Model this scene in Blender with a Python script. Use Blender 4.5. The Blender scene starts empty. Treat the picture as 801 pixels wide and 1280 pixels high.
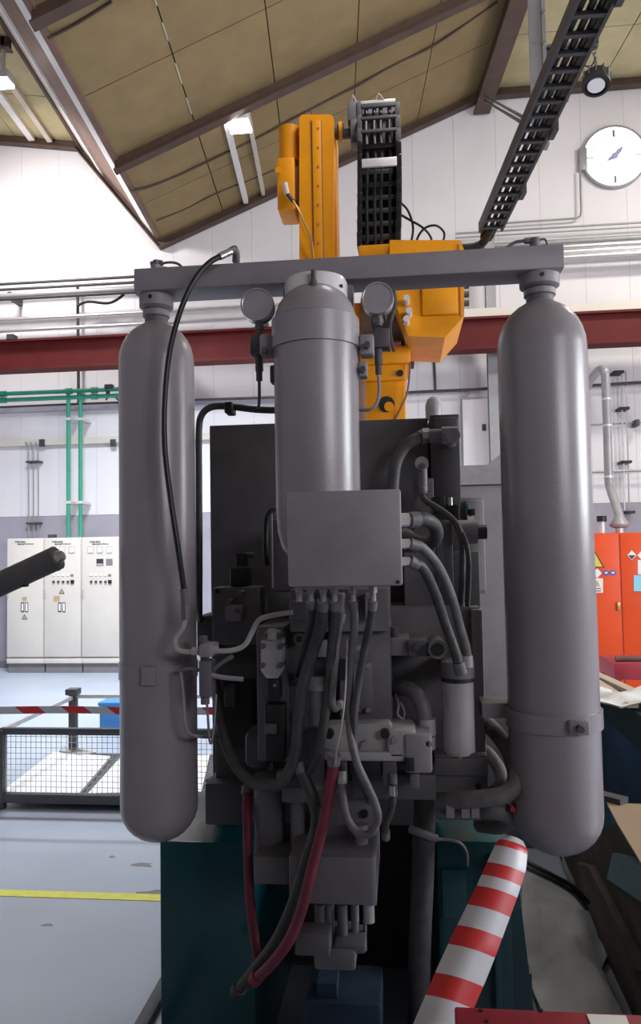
import bpy, bmesh, math, random
from mathutils import Vector, Matrix
random.seed(7)
SC = bpy.context.scene
COL = SC.collection
R = math.radians
# ------------------------------------------------------------------ camera
FPX = 950.0
CAM = Vector((0, 0, 1.7))
YAW, PITCH, ROLL = R(6.0), R(3.0), R(-1.0)
SKEW = 0.091   # the hall's long axis is not square to its gable wall
RM = Matrix.Rotation(YAW, 3, 'Z') @ Matrix.Rotation(math.pi/2 + PITCH, 3, 'X') @ Matrix.Rotation(ROLL, 3, 'Z')
cd = bpy.data.cameras.new('camera')
cd.sensor_fit = 'VERTICAL'; cd.sensor_height = 24.0; cd.lens = FPX/1280*24.0
cd.clip_start = 0.05; cd.clip_end = 200
cam = bpy.data.objects.new('camera', cd); COL.objects.link(cam)
cam.location = CAM; cam.rotation_euler = RM.to_euler()
SC.camera = cam
# ------------------------------------------------------------------ world, lights, exposure
SC.view_settings.view_transform = 'Standard'
SC.view_settings.look = 'None'
SC.view_settings.gamma = 1.0
SC.view_settings.use_curve_mapping = False
SC.view_settings.exposure = 0.0
w = bpy.data.worlds.new('world'); SC.world = w; w.use_nodes = True
bg = w.node_tree.nodes['Background']
bg.inputs[0].default_value = (0.93, 0.92, 1.0, 1); bg.inputs[1].default_value = 0.6

def area(name, loc, target, sx, sy, power, color=(1, 1, 1), spread=180):
    l = bpy.data.lights.new(name, 'AREA'); l.shape = 'RECTANGLE'; l.size = sx; l.size_y = sy
    l.energy = power; l.color = color; l.spread = R(spread)
    o = bpy.data.objects.new(name, l); COL.objects.link(o); o.location = loc
    o.rotation_euler = (Vector(target) - Vector(loc)).to_track_quat('-Z', 'Y').to_euler()
    return o
# roof lamps of the far half of the hall (hung under the roof, above the picture)
area('hall_lamp', (-5.7, 9.3, 7.1), (-5.0, 11.3, 5.2), 0.8, 0.5, 115, (1, 0.95, 0.93))
area('hall_lamp', (-3.3, 7.0, 6.2), (-3.4, 8.4, 0), 1.0, 0.5, 270, (0.84, 0.92, 1.0), 115)
area('hall_lamp', (0.9, 4.3, 7.2), (0.6, 9.5, 2.5), 1.0, 0.5, 120, (1, 0.97, 0.95))
area('hall_lamp', (4.6, 7.8, 7.3), (4.4, 10.4, 0), 1.0, 0.5, 165, (1, 0.95, 0.85))
# daylight through the side window and through the rear window band
area('window_daylight', (7.1, 2.9, 3.0), (0.0, 2.6, 1.2), 3.2, 1.9, 430, (0.92, 0.95, 1.0))
area('window_daylight', (5.7, -4.75, 3.7), (0.0, 2.2, 1.5), 3.6, 2.2, 290, (0.96, 0.94, 1.0))

# ------------------------------------------------------------------ pixel helpers (801 x 1280 frame)
def ray(px, py):
    return RM @ Vector(((px-400.5)/FPX, -(py-640.0)/FPX, -1.0))
def P(px, py, Y):
    d = ray(px, py); return CAM + d*(Y/d.y)
def PZ(px, py, z):
    d = ray(px, py); return CAM + d*((z-CAM.z)/d.z)
def S(px, py, Y):
    return (Y/ray(px, py).y)/FPX

# ------------------------------------------------------------------ materials
MATS = {}
def mat(name, col, rough=0.6, metal=0.0, var=0.12, scale=6.0, bump=0.0, bscale=60.0, emit=None, spec=0.5, dirt=0.0, dirtcol=(0.05, 0.04, 0.035)):
    m = bpy.data.materials.new(name); m.use_nodes = True
    nt = m.node_tree; b = nt.nodes['Principled BSDF']
    b.inputs['Roughness'].default_value = rough; b.inputs['Metallic'].default_value = metal
    b.inputs['Specular IOR Level'].default_value = spec
    geo = nt.nodes.new('ShaderNodeNewGeometry')
    n = nt.nodes.new('ShaderNodeTexNoise'); n.inputs['Scale'].default_value = scale; n.inputs['Detail'].default_value = 5
    nt.links.new(geo.outputs['Position'], n.inputs['Vector'])
    cr = nt.nodes.new('ShaderNodeValToRGB')
    c0 = [max(0, c*(1-var)) for c in col]; c1 = [min(1, c*(1+var)) for c in col]
    cr.color_ramp.elements[0].position = 0.3; cr.color_ramp.elements[0].color = (*c0, 1)
    cr.color_ramp.elements[1].position = 0.7; cr.color_ramp.elements[1].color = (*c1, 1)
    nt.links.new(n.outputs['Fac'], cr.inputs['Fac'])
    out = cr.outputs['Color']
    if dirt > 0:
        n2 = nt.nodes.new('ShaderNodeTexNoise'); n2.inputs['Scale'].default_value = scale*0.45; n2.inputs['Detail'].default_value = 8
        n2.inputs['Roughness'].default_value = 0.7
        nt.links.new(geo.outputs['Position'], n2.inputs['Vector'])
        r2 = nt.nodes.new('ShaderNodeValToRGB')
        r2.color_ramp.elements[0].position = 0.5; r2.color_ramp.elements[0].color = (0, 0, 0, 1)
        r2.color_ramp.elements[1].position = 0.78; r2.color_ramp.elements[1].color = (dirt, dirt, dirt, 1)
        nt.links.new(n2.outputs['Fac'], r2.inputs['Fac'])
        mx = nt.nodes.new('ShaderNodeMix'); mx.data_type = 'RGBA'
        nt.links.new(r2.outputs['Color'], mx.inputs['Factor'])
        nt.links.new(out, mx.inputs['A']); mx.inputs['B'].default_value = (*dirtcol, 1)
        out = mx.outputs['Result']
    nt.links.new(out, b.inputs['Base Color'])
    if bump > 0:
        nb = nt.nodes.new('ShaderNodeTexNoise'); nb.inputs['Scale'].default_value = bscale; nb.inputs['Detail'].default_value = 3
        nt.links.new(geo.outputs['Position'], nb.inputs['Vector'])
        bp = nt.nodes.new('ShaderNodeBump'); bp.inputs['Strength'].default_value = bump; bp.inputs['Distance'].default_value = 0.01
        nt.links.new(nb.outputs['Fac'], bp.inputs['Height']); nt.links.new(bp.outputs['Normal'], b.inputs['Normal'])
    if emit:
        b.inputs['Emission Color'].default_value = (*emit[0], 1); b.inputs['Emission Strength'].default_value = emit[1]
    MATS[name] = m
    return m
mat('tank', (0.255, 0.232, 0.25), 0.27, 0, 0.06, 5, 0.06, 260, dirt=0.25, dirtcol=(0.2, 0.19, 0.19))
mat('grey', (0.24, 0.222, 0.238), 0.5, 0, 0.10, 7, 0.05, 150, dirt=0.35, dirtcol=(0.1, 0.095, 0.095))
mat('grey_mid', (0.125, 0.118, 0.125), 0.55, 0, 0.15, 8, 0.08, 120, dirt=0.5, dirtcol=(0.05, 0.048, 0.047))
mat('grey_dark', (0.075, 0.07, 0.074), 0.6, 0, 0.18, 8, 0.08, 120, dirt=0.5, dirtcol=(0.03, 0.028, 0.027))
mat('grey_light', (0.34, 0.325, 0.325), 0.45, 0, 0.12, 14, 0.08, 120, dirt=0.4, dirtcol=(0.15, 0.14, 0.135))
mat('steel', (0.55, 0.54, 0.54), 0.3, 0.9, 0.1, 20, 0.05, 200)
mat('alu', (0.66, 0.64, 0.65), 0.35, 0.2, 0.08, 14)
mat('rubber', (0.012, 0.012, 0.013), 0.4, 0, 0.2, 20, spec=0.4)
mat('hose', (0.04, 0.037, 0.037), 0.55, 0, 0.3, 30, 0.2, 160)
mat('hose_dusty', (0.12, 0.112, 0.11), 0.6, 0, 0.25, 25, 0.2, 160)
mat('red_hose', (0.15, 0.013, 0.03), 0.6, 0, 0.25, 20, 0.1, 100, dirt=0.6, dirtcol=(0.05, 0.02, 0.02))
mat('black', (0.008, 0.008, 0.009), 0.5, 0, 0.2, 10)
mat('black_gloss', (0.012, 0.012, 0.015), 0.18, 0, 0.2, 10)
mat('teal', (0.004, 0.062, 0.073), 0.22, 0, 0.15, 5, 0.04, 90, dirt=0.5, dirtcol=(0.012, 0.04, 0.042))
mat('yellow', (0.74, 0.28, 0.004), 0.45, 0, 0.08, 6, 0.03, 80, spec=0.3, dirt=0.25, dirtcol=(0.3, 0.12, 0.02))
mat('wall_white', (0.80, 0.775, 0.80), 0.55, 0, 0.025, 1.5, dirt=0.12, dirtcol=(0.62, 0.59, 0.6))
mat('wall_grey', (0.36, 0.34, 0.40), 0.65, 0, 0.07, 2.5, 0.05, 60, dirt=0.2, dirtcol=(0.25, 0.23, 0.26))
mat('wall_plinth', (0.20, 0.19, 0.20), 0.7, 0, 0.1, 4, 0.1, 60)
mat('insulation', (0.285, 0.205, 0.095), 0.85, 0, 0.10, 3.5, 0.3, 30, dirt=0.3, dirtcol=(0.21, 0.15, 0.07))
mat('insulation_lit', (0.50, 0.43, 0.24), 0.8, 0, 0.10, 3.0, 0.2, 30, dirt=0.25, dirtcol=(0.36, 0.28, 0.15))  # lamp glow on the ceiling painted in as a paler insulation
mat('roof_back', (0.17, 0.125, 0.068), 0.9, 0, 0.1, 3)
mat('roof_steel', (0.085, 0.05, 0.038), 0.6, 0, 0.2, 5, 0.05, 60)
mat('gutter_brown', (0.20, 0.115, 0.085), 0.6, 0, 0.2, 4)
mat('cream', (0.62, 0.55, 0.46), 0.6, 0, 0.1, 4)
mat('white_strip', (0.82, 0.80, 0.78), 0.5, 0, 0.04, 4)
mat('beam_red', (0.115, 0.012, 0.012), 0.6, 0, 0.12, 4, 0.04, 60, spec=0.25, dirt=0.2, dirtcol=(0.12, 0.03, 0.03))
mat('pipe_green', (0.03, 0.30, 0.19), 0.4, 0, 0.08, 6)
mat('pipe_silver', (0.70, 0.69, 0.70), 0.3, 0.75, 0.06, 8)
mat('pipe_grey', (0.33, 0.33, 0.34), 0.4, 0.2, 0.08, 8)
mat('pipe_dark', (0.055, 0.055, 0.06), 0.5, 0, 0.15, 8)
mat('cabinet', (0.68, 0.63, 0.57), 0.45, 0, 0.03, 4, dirt=0.1, dirtcol=(0.55, 0.52, 0.49))
mat('cab_line', (0.50, 0.47, 0.45), 0.5, 0, 0.05)
mat('ink', (0.04, 0.035, 0.035), 0.6, 0, 0.1)
mat('ink_grey', (0.22, 0.2, 0.2), 0.6, 0, 0.1)
mat('dial', (0.85, 0.83, 0.80), 0.4, 0, 0.03)
mat('sign_yellow', (0.70, 0.55, 0.06), 0.5, 0, 0.05)
mat('sign_olive', (0.42, 0.40, 0.22), 0.5, 0, 0.05)
mat('sign_blue', (0.06, 0.10, 0.42), 0.5, 0, 0.05)
mat('sign_cyan', (0.25, 0.62, 0.75), 0.5, 0, 0.05)
mat('sign_white', (0.80, 0.77, 0.75), 0.5, 0, 0.04)
mat('sign_tan', (0.5, 0.36, 0.2), 0.5, 0, 0.2, 60)
mat('orange', (0.72, 0.075, 0.012), 0.45, spec=0.3, metal=0.0, var=0.05, scale=3, dirt=0.15, dirtcol=(0.5, 0.06, 0.02))
mat('orange_dark', (0.30, 0.04, 0.012), 0.5, 0, 0.05)
mat('brass', (0.5, 0.3, 0.12), 0.35, 0.8, 0.1)
mat('concrete', (0.42, 0.47, 0.56), 0.38, 0, 0.06, 1.6, 0.06, 90, dirt=0.30, dirtcol=(0.33, 0.32, 0.35))
mat('line_yellow', (0.78, 0.76, 0.10), 0.5, 0, 0.08, 20)
mat('floor_rail', (0.05, 0.05, 0.055), 0.5, 0.3, 0.2, 10)
mat('cage_steel', (0.09, 0.095, 0.10), 0.5, 0.3, 0.15, 12)
mat('cage_bright', (0.62, 0.62, 0.63), 0.4, 0.5, 0.1, 12)
mat('board_white', (0.88, 0.87, 0.86), 0.7, 0, 0.03, 4)
mat('board_gap', (0.42, 0.41, 0.39), 0.8, 0, 0.1, 20)
mat('tape_red', (0.50, 0.022, 0.025), 0.4, 0, 0.06, 10)
mat('tape_white', (0.50, 0.50, 0.53), 0.4, 0, 0.05, 10)
mat('bin_blue', (0.13, 0.29, 0.52), 0.5, 0, 0.15, 4, dirt=0.4, dirtcol=(0.02, 0.05, 0.10))
mat('bin_rim', (0.02, 0.05, 0.06), 0.5, 0, 0.15, 4)
mat('crate_blue', (0.06, 0.25, 0.58), 0.5, 0, 0.08)
mat('cardboard', (0.36, 0.26, 0.165), 0.8, 0, 0.08, 8, 0.05, 60)
mat('wood', (0.62, 0.50, 0.38), 0.7, 0, 0.12, 10)
mat('wood_dark', (0.085, 0.055, 0.042), 0.7, 0, 0.3, 6, 0.15, 40)
mat('sheet_grey', (0.50, 0.52, 0.54), 0.45, 0, 0.2, 5, 0.2, 14, dirt=0.4, dirtcol=(0.2, 0.2, 0.19))
mat('sheet_teal', (0.20, 0.30, 0.31), 0.5, 0, 0.15, 5)
mat('paper', (0.82, 0.81, 0.78), 0.7, 0, 0.05, 12)
mat('red_paint', (0.33, 0.025, 0.04), 0.45, 0, 0.15, 14, 0.05, 60, dirt=0.3, dirtcol=(0.2, 0.02, 0.03))
mat('blue_cloth', (0.006, 0.022, 0.05), 0.8, 0, 0.3, 10)
mat('clock_face', (0.9, 0.9, 0.95), 0.3, 0, 0.01, emit=((0.95, 0.95, 1.0), 2.5))
mat('clock_ink_glare', (0.42, 0.40, 0.68), 0.5, 0, 0.1)  # hands and hub: glare of the lit dial put into a pale lilac
mat('lamp_lens', (0.9, 0.88, 0.85), 0.3, 0, 0.01, emit=((1.0, 0.92, 0.86), 14.0))
mat('lamp_glass', (0.75, 0.74, 0.74), 0.25, 0, 0.02)
mat('gauge_face', (0.11, 0.105, 0.11), 0.35, 0.1, 0.1)
mat('green_label', (0.03, 0.35, 0.25), 0.5, 0, 0.05)
mat('window_frame', (0.4, 0.4, 0.42), 0.5, 0.2, 0.05)

# ------------------------------------------------------------------ mesh builder
class MB:
    def __init__(s): s.v = []; s.f = []; s.mi = []
    def add(s, vs, fs, mi=0):
        o = len(s.v); s.v += [Vector(v) for v in vs]
        for f in fs: s.f.append([o+i for i in f]); s.mi.append(mi)
        return s
    def box(s, x0, x1, y0, y1, z0, z1, bev=0.0, mi=0):
        if x1 < x0: x0, x1 = x1, x0
        if y1 < y0: y0, y1 = y1, y0
        if z1 < z0: z0, z1 = z1, z0
        vs = [(x, y, z) for x in (x0, x1) for y in (y0, y1) for z in (z0, z1)]
        fs = [(0, 1, 3, 2), (4, 6, 7, 5), (0, 4, 5, 1), (2, 3, 7, 6), (0, 2, 6, 4), (1, 5, 7, 3)]
        bev = min(bev, 0.45*min(x1-x0, y1-y0, z1-z0))
        if bev <= 0: return s.add(vs, fs, mi)
        bm = bmesh.new(); bv = [bm.verts.new(v) for v in vs]
        for f in fs: bm.faces.new([bv[i] for i in f])
        bmesh.ops.bevel(bm, geom=bm.edges[:], offset=bev, segments=2, affect='EDGES', profile=0.5)
        bm.verts.index_update()
        s.add([v.co.copy() for v in bm.verts], [[v.index for v in f.verts] for f in bm.faces], mi)
        bm.free(); return s
    def obox(s, c, ax, ay, az, mi=0):
        c = Vector(c); ax, ay, az = Vector(ax), Vector(ay), Vector(az)
        vs = [c+ax*i+ay*j+az*k for i in (-1, 1) for j in (-1, 1) for k in (-1, 1)]
        return s.add(vs, [(0, 1, 3, 2), (4, 6, 7, 5), (0, 4, 5, 1), (2, 3, 7, 6), (0, 2, 6, 4), (1, 5, 7, 3)], mi)
    def bar(s, p0, p1, wd, ht, up=(0, 0, 1), mi=0):
        p0, p1 = Vector(p0), Vector(p1); d = (p1-p0); L = d.length; d.normalize()
        sd = d.cross(Vector(up)); sd.normalize(); u = sd.cross(d)
        return s.obox((p0+p1)/2, d*L/2, sd*wd/2, u*ht/2, mi)
    def cyl(s, p0, p1, r0, r1=None, n=20, mi=0):
        r1 = r0 if r1 is None else r1
        p0, p1 = Vector(p0), Vector(p1); d = (p1-p0).normalized()
        a = d.orthogonal().normalized(); b = d.cross(a)
        vs = []
        for p, r in ((p0, r0), (p1, r1)):
            for i in range(n):
                t = 2*math.pi*i/n; vs.append(p+(a*math.cos(t)+b*math.sin(t))*r)
        fs = [(i, (i+1) % n, n+(i+1) % n, n+i) for i in range(n)] + [list(range(n-1, -1, -1)), list(range(n, 2*n))]
        return s.add(vs, fs, mi)
    def lathe(s, prof, o, d=(0, 0, 1), n=32, mi=0):
        o = Vector(o); d = Vector(d).normalized(); a = d.orthogonal().normalized(); b = d.cross(a)
        vs = []; rings = []
        for r, h in prof:
            if r < 1e-6: rings.append([len(vs)]); vs.append(o+d*h)
            else:
                rings.append(list(range(len(vs), len(vs)+n)))
                for i in range(n):
                    t = 2*math.pi*i/n; vs.append(o+d*h+(a*math.cos(t)+b*math.sin(t))*r)
        fs = []
        for A, B in zip(rings[:-1], rings[1:]):
            if len(A) == 1 and len(B) == 1: continue
            if len(A) == 1: fs += [(A[0], B[(i+1) % n], B[i]) for i in range(n)]
            elif len(B) == 1: fs += [(A[i], A[(i+1) % n], B[0]) for i in range(n)]
            else: fs += [(A[i], A[(i+1) % n], B[(i+1) % n], B[i]) for i in range(n)]
        if len(rings[0]) > 1: fs.append(rings[0][::-1])
        if len(rings[-1]) > 1: fs.append(rings[-1])
        return s.add(vs, fs, mi)
    def tube(s, pts, r, n=10, sub=6, mi=0, straight=False):
        pts = [Vector(p) for p in pts]
        if not straight and len(pts) > 2: pts = spline(pts, sub)
        m = len(pts); vs = []; prev = None
        for i, p in enumerate(pts):
            t = (pts[min(i+1, m-1)]-pts[max(i-1, 0)]).normalized()
            if prev is None: a = t.orthogonal().normalized()
            else:
                a = prev-t*prev.dot(t); a = a.normalized() if a.length > 1e-6 else t.orthogonal().normalized()
            prev = a; b = t.cross(a)
            rr = r if not callable(r) else r(i/(m-1))
            for k in range(n):
                th = 2*math.pi*k/n; vs.append(p+(a*math.cos(th)+b*math.sin(th))*rr)
        fs = [(i*n+k, i*n+(k+1) % n, (i+1)*n+(k+1) % n, (i+1)*n+k) for i in range(m-1) for k in range(n)]
        fs += [list(range(n-1, -1, -1)), list(range((m-1)*n, m*n))]
        return s.add(vs, fs, mi)
    def extr(s, poly, vec, mi=0):
        n = len(poly); poly = [Vector(p) for p in poly]; vec = Vector(vec)
        return s.add(poly+[p+vec for p in poly], [list(range(n-1, -1, -1)), list(range(n, 2*n))] + [(i, (i+1) % n, n+(i+1) % n, n+i) for i in range(n)], mi)
    # pixel-measured shapes, each at its own distance Y
    def pb(s, a, b, c, d, Y0, Y1, bev=0.003, mi=0):
        mx, my = (a+c)/2, (b+d)/2
        return s.box(P(a, my, Y0).x, P(c, my, Y0).x, Y0, Y1, P(mx, d, Y0).z, P(mx, b, Y0).z, bev, mi)
    def pc(s, px, y0, y1, Y, rp, rp1=None, n=20, mi=0):
        k = S(px, (y0+y1)/2, Y); x = P(px, (y0+y1)/2, Y).x
        return s.cyl((x, Y, P(px, y1, Y).z), (x, Y, P(px, y0, Y).z), rp*k, (rp if rp1 is None else rp1)*k, n, mi)
    def pf(s, px, py, rp, Y0, Y1, rp1=None, n=18, mi=0):
        p = P(px, py, Y0); k = S(px, py, Y0)
        return s.cyl(p, (p.x, Y1, p.z), rp*k, (rp if rp1 is None else rp1)*k, n, mi)
    def px_(s, x0, x1, py, Y, rp, n=18, mi=0):
        a, b = P(x0, py, Y), P(x1, py, Y); k = S((x0+x1)/2, py, Y); z = (a.z+b.z)/2
        return s.cyl((a.x, Y, z), (b.x, Y, z), rp*k, None, n, mi)
    def pt(s, pts, rp, n=10, sub=6, mi=0, straight=False):
        k = sum(S(*p) for p in pts)/len(pts)
        return s.tube([P(*p) for p in pts], rp*k, n, sub, mi, straight)
def spline(pts, sub):
    out = []; n = len(pts)
    for i in range(n-1):
        p0 = pts[max(i-1, 0)]; p1 = pts[i]; p2 = pts[i+1]; p3 = pts[min(i+2, n-1)]
        for k in range(sub):
            t = k/sub
            out.append(0.5*((2*p1)+(p2-p0)*t+(2*p0-5*p1+4*p2-p3)*t*t+(3*p1-p0-3*p2+p3)*t*t*t))
    out.append(pts[-1].copy()); return out

def wloc(o):
    v = Vector((0, 0, 0))
    while o: v = v+o.location; o = o.parent
    return v
SHEARED = set()
def build(name, mb, m, parent=None, kind=None, label=None, cat=None, group=None, sharp=32):
    me = bpy.data.meshes.new(name)
    vs = mb.v
    if parent is not None and parent.name in SHEARED:
        vs = [Vector((v.x+SKEW*(YW-v.y), v.y, v.z)) for v in vs]
    if parent is not None: off = wloc(parent); loc = Vector((0, 0, 0))
    else:
        xs = [v.x for v in vs]; ys = [v.y for v in vs]; zs = [v.z for v in vs]
        off = loc = Vector(((min(xs)+max(xs))/2, (min(ys)+max(ys))/2, min(zs)))
    me.from_pydata([v-off for v in vs], [], mb.f)
    for k in (m if isinstance(m, (list, tuple)) else [m]): me.materials.append(MATS[k])
    if isinstance(m, (list, tuple)): me.polygons.foreach_set('material_index', mb.mi)
    bm = bmesh.new(); bm.from_mesh(me); bmesh.ops.recalc_face_normals(bm, faces=bm.faces); bm.to_mesh(me); bm.free()
    me.shade_smooth(); me.set_sharp_from_angle(angle=R(sharp)); me.update()
    o = bpy.data.objects.new(name, me); COL.objects.link(o); o.location = loc
    if parent is not None: o.parent = parent
    tag(o, label, cat, group, kind)
    return o
def tag(o, label=None, cat=None, group=None, kind=None):
    for k, v in (('label', label), ('category', cat), ('group', group), ('kind', kind)):
        if v: o[k] = v
    return o
def thing(name, label, cat, loc, group=None, kind=None):
    o = bpy.data.objects.new(name, None); COL.objects.link(o); o.location = loc; o.empty_display_size = 0.1
    return tag(o, label, cat, group, kind)
def ground(px, py, Y):
    p = P(px, py, Y); return (p.x, Y, 0)

# ================================================================== THE HALL
YW = 11.3; YB = -5.0; XL = -9.0; XR = 6.5
fl = thing('floor', 'pale grey painted concrete hall floor', None, (0, 0, 0), kind='structure')
build('concrete_slab', MB().box(XL, XR, YB, YW+0.3, -0.15, 0), 'concrete', fl)
a = PZ(0, 1116, 0); b = PZ(200, 1123, 0)
yl = (a.y+b.y)/2
build('yellow_line', MB().box(XL+0.1, 0.9, yl-0.035, yl+0.035, 0, 0.003), 'line_yellow', fl, label='yellow painted floor line')
for (px, py, r) in ((180, 1081, 0.045), (188, 1117, 0.05), (60, 1156, 0.02), (140, 1071, 0.015)):
    p = PZ(px, py, 0.0)
    pts = [(p.x+r*(1+0.5*math.sin(3*t+px))*math.cos(t)*1.2, p.y+r*(1+0.4*math.cos(2*t+py))*math.sin(t)*0.8, 0.0003) for t in [2*math.pi*i/14 for i in range(14)]]
    build('oil_stain', MB().extr(pts, (0, 0, 0.0006)), 'ink_grey', fl)

# roof profile on the far wall
A = P(0, 172, YW); Bp = P(97, 180, YW); C = P(201, 303, YW); D = P(604, 116, YW); E = P(801, 100, YW)
def lerp(p, q, x): return p.z+(q.z-p.z)*(x-p.x)/(q.x-p.x)
prof = [(XL, lerp(A, Bp, XL)), (Bp.x, Bp.z), (C.x, C.z), (D.x, D.z), (XR, lerp(D, E, XR))]
def top(x, Y=None):
    if Y is not None: x = x-SKEW*(YW-Y)
    for (x0, z0), (x1, z1) in zip(prof[:-1], prof[1:]):
        if x <= x1+1e-6: return z0+(z1-z0)*(x-x0)/(x1-x0)
    return prof[-1][1]
ZB = P(75, 645, YW).z
wf = thing('wall_far', 'white clad gable wall above a grey painted band', None, (0, YW, 0), kind='structure')
build('lower_band', MB().box(XL, XR, YW-0.02, YW+0.2, 0.0, ZB), 'wall_grey', wf, label='lilac grey painted lower wall')
build('baseboard_far', MB().box(XL, XR, YW-0.06, YW-0.02, 0, 0.10), 'wall_plinth', None, kind='structure')
build('wall_core', MB().extr([(x, YW+0.06, z) for x, z in ([(XL, ZB), (XR, ZB)]+[(x, z) for x, z in prof[::-1]])], (0, 0.14, 0)), 'wall_grey', wf)
x = XL; pw = 0.62
while x < XR-0.05:
    x1 = min(x+pw, XR); g = 0.0015
    tops = [(x1-g, top(x1-g)-0.02)]+[(px_, pz-0.02) for px_, pz in prof[::-1] if x+g < px_ < x1-g]+[(x+g, top(x+g)-0.02)]
    poly = [(x+g, YW, ZB+0.005), (x1-g, YW, ZB+0.005)]+[(tx, YW, tz) for tx, tz in tops]
    build('cladding_panel', MB().extr(poly, (0, 0.055, 0)), 'wall_white', wf, sharp=20)
    x = x1
# side walls
SHEARED.update(('wall_left', 'wall_right', 'window_1', 'ceiling'))
wl = thing('wall_left', 'white side wall of the hall', None, (XL, 3, 0), kind='structure')
build('cladding', MB().box(XL-0.2, XL, YB, YW, 0, 8.4), 'wall_white', wl)
wr = thing('wall_right', 'white side wall with a window band', None, (XR, 3, 0), kind='structure')
for (y0, y1, z0, z1) in ((YB, YW, 0, 2.0), (YB, YW, 4.1, 8.6), (YB, 1.2, 2.0, 4.1), (4.6, YW, 2.0, 4.1)):
    build('cladding', MB().box(XR, XR+0.2, y0, y1, z0, z1), 'wall_white', wr)
wn = thing('window_1', 'steel framed window band in the side wall', None, (XR, 2.9, 2.0), kind='structure')
m_ = MB()
for yy in (1.2, 2.31, 3.45, 4.56): m_.box(XR+0.02, XR+0.08, yy, yy+0.04, 2.0, 4.1)
for zz in (2.0, 4.06): m_.box(XR+0.02, XR+0.08, 1.2, 4.6, zz, zz+0.04)
build('window_frame', m_, 'window_frame', wn)
wb = thing('wall_back', 'white rear wall of the hall with a window', None, (0, YB, 0), kind='structure')
SHEARED.add('wall_back')
for (x0, x1, z0, z1) in ((XL, XR, 0, 2.5), (XL, XR, 4.9, 9.0), (XL, 2.2, 2.5, 4.9), (6.2, XR, 2.5, 4.9)):
    build('cladding', MB().box(x0, x1, YB-0.2, YB, z0, z1), 'wall_grey', wb)
wn2 = thing('window_2', 'steel framed window in the rear wall', None, (3, YB, 2.5), kind='structure'); SHEARED.add('window_2')
m_ = MB()
for xx in (2.2, 3.5, 4.85, 6.16): m_.box(xx, xx+0.04, YB-0.1, YB-0.04, 2.5, 4.9)
for zz in (2.5, 4.86): m_.box(2.2, 6.2, YB-0.1, YB-0.04, zz, zz+0.04)
build('window_frame', m_, 'window_frame', wn2)
build('shade_partition', MB().box(-3.0, 6.3, -1.5, -1.4, 0, 2.4), 'grey_dark', None, kind='structure')  # unseen partition added behind the camera to shade the lower machine
# ceiling
ce = thing('ceiling', 'insulated brown panel ceiling on steel rafters', None, (0, 3, 0), kind='structure')
m_ = MB()
pp = [(x, z+0.09) for x, z in prof]
m_.extr([(x, YB, z) for x, z in pp]+[(x, YB, z+0.12) for x, z in pp[::-1]], (0, YW-YB+0.2, 0))
build('roof_deck', m_, 'roof_back', ce)
def panels(p, q, nx, ny, sag, pm='insulation'):
    (xa, za), (xb, zb) = p, q
    d = Vector((xb-xa, 0, zb-za)); L = d.length; d.normalize(); nrm = Vector((-d.z, 0, d.x))
    if nrm.z > 0: nrm = -nrm
    pl = L/nx; ph = (YW-YB)/ny; g = 0.007
    me = None
    for i in range(nx):
        for j in range(ny):
            o0 = Vector((xa, YB+j*ph, za))+d*(i*pl)
            if me is None:
                mb = MB(); n = 5; vs = []
                for a_ in range(n+1):
                    for b_ in range(n+1):
                        u, v = a_/n, b_/n
                        vs.append(d*(g+(pl-2*g)*u)+Vector((0, g+(ph-2*g)*v, 0))+nrm*(sag*16*u*(1-u)*v*(1-v)))
                fs = [(a_*(n+1)+b_, (a_+1)*(n+1)+b_, (a_+1)*(n+1)+b_+1, a_*(n+1)+b_+1) for a_ in range(n) for b_ in range(n)]
                mb.add(vs, fs)
                top_ = [d*g+Vector((0, g, 0)), d*(pl-g)+Vector((0, g, 0)), d*(pl-g)+Vector((0, ph-g, 0)), d*g+Vector((0, ph-g, 0))]
                mb.extr([t-nrm*0.06 for t in top_], nrm*0.058)
                mb.v = [v+wloc(ce)+Vector((-SKEW*(YW-wloc(ce).y), 0, 0)) for v in mb.v]
                ob = build('insulation_panel', mb, pm, ce, sharp=50); me = ob.data
            else:
                ob = bpy.data.objects.new('insulation_panel', me); COL.objects.link(ob); ob.parent = ce
            ob.location = o0-wloc(ce)+Vector((SKEW*(YW-o0.y), 0, 0))
panels(prof[2], prof[3], 5, 13, 0.03)
panels(prof[3], prof[4], 3, 13, 0.03, 'insulation_lit')
panels(prof[0], prof[1], 4, 13, 0.03, 'insulation_lit')
# sloping fascia between the two bays, as long boards
bx, bz = prof[1]; cx, cz = prof[2]
def along(t0, t1, drop, thick, name, m):
    d = Vector((cx-bx, 0, cz-bz)); nrm = Vector((d.z, 0, -d.x)).normalized()
    if nrm.z > 0: nrm = -nrm
    p0 = Vector((bx, YB, bz))+d*t0+nrm*drop; p1 = Vector((bx, YB, bz))+d*t1+nrm*drop
    build(name, MB().extr([p0, p1, p1-nrm*thick, p0-nrm*thick], (0, YW-YB, 0)), m, ce)
along(0.0, 0.10, 0.03, 0.06, 'fascia_edge', 'roof_steel')
along(0.10, 0.28, 0.0, 0.06, 'fascia_board', 'cream')
along(0.28, 0.35, 0.03, 0.06, 'fascia_strip', 'white_strip')
along(0.35, 0.80, 0.0, 0.06, 'fascia_girder', 'gutter_brown')
along(0.80, 0.95, 0.02, 0.06, 'fascia_board', 'white_strip')
build('valley_gutter', MB().box(cx-0.03, cx+0.04, YB, YW, cz-0.02, cz+0.10), 'gutter_brown', ce)
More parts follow.
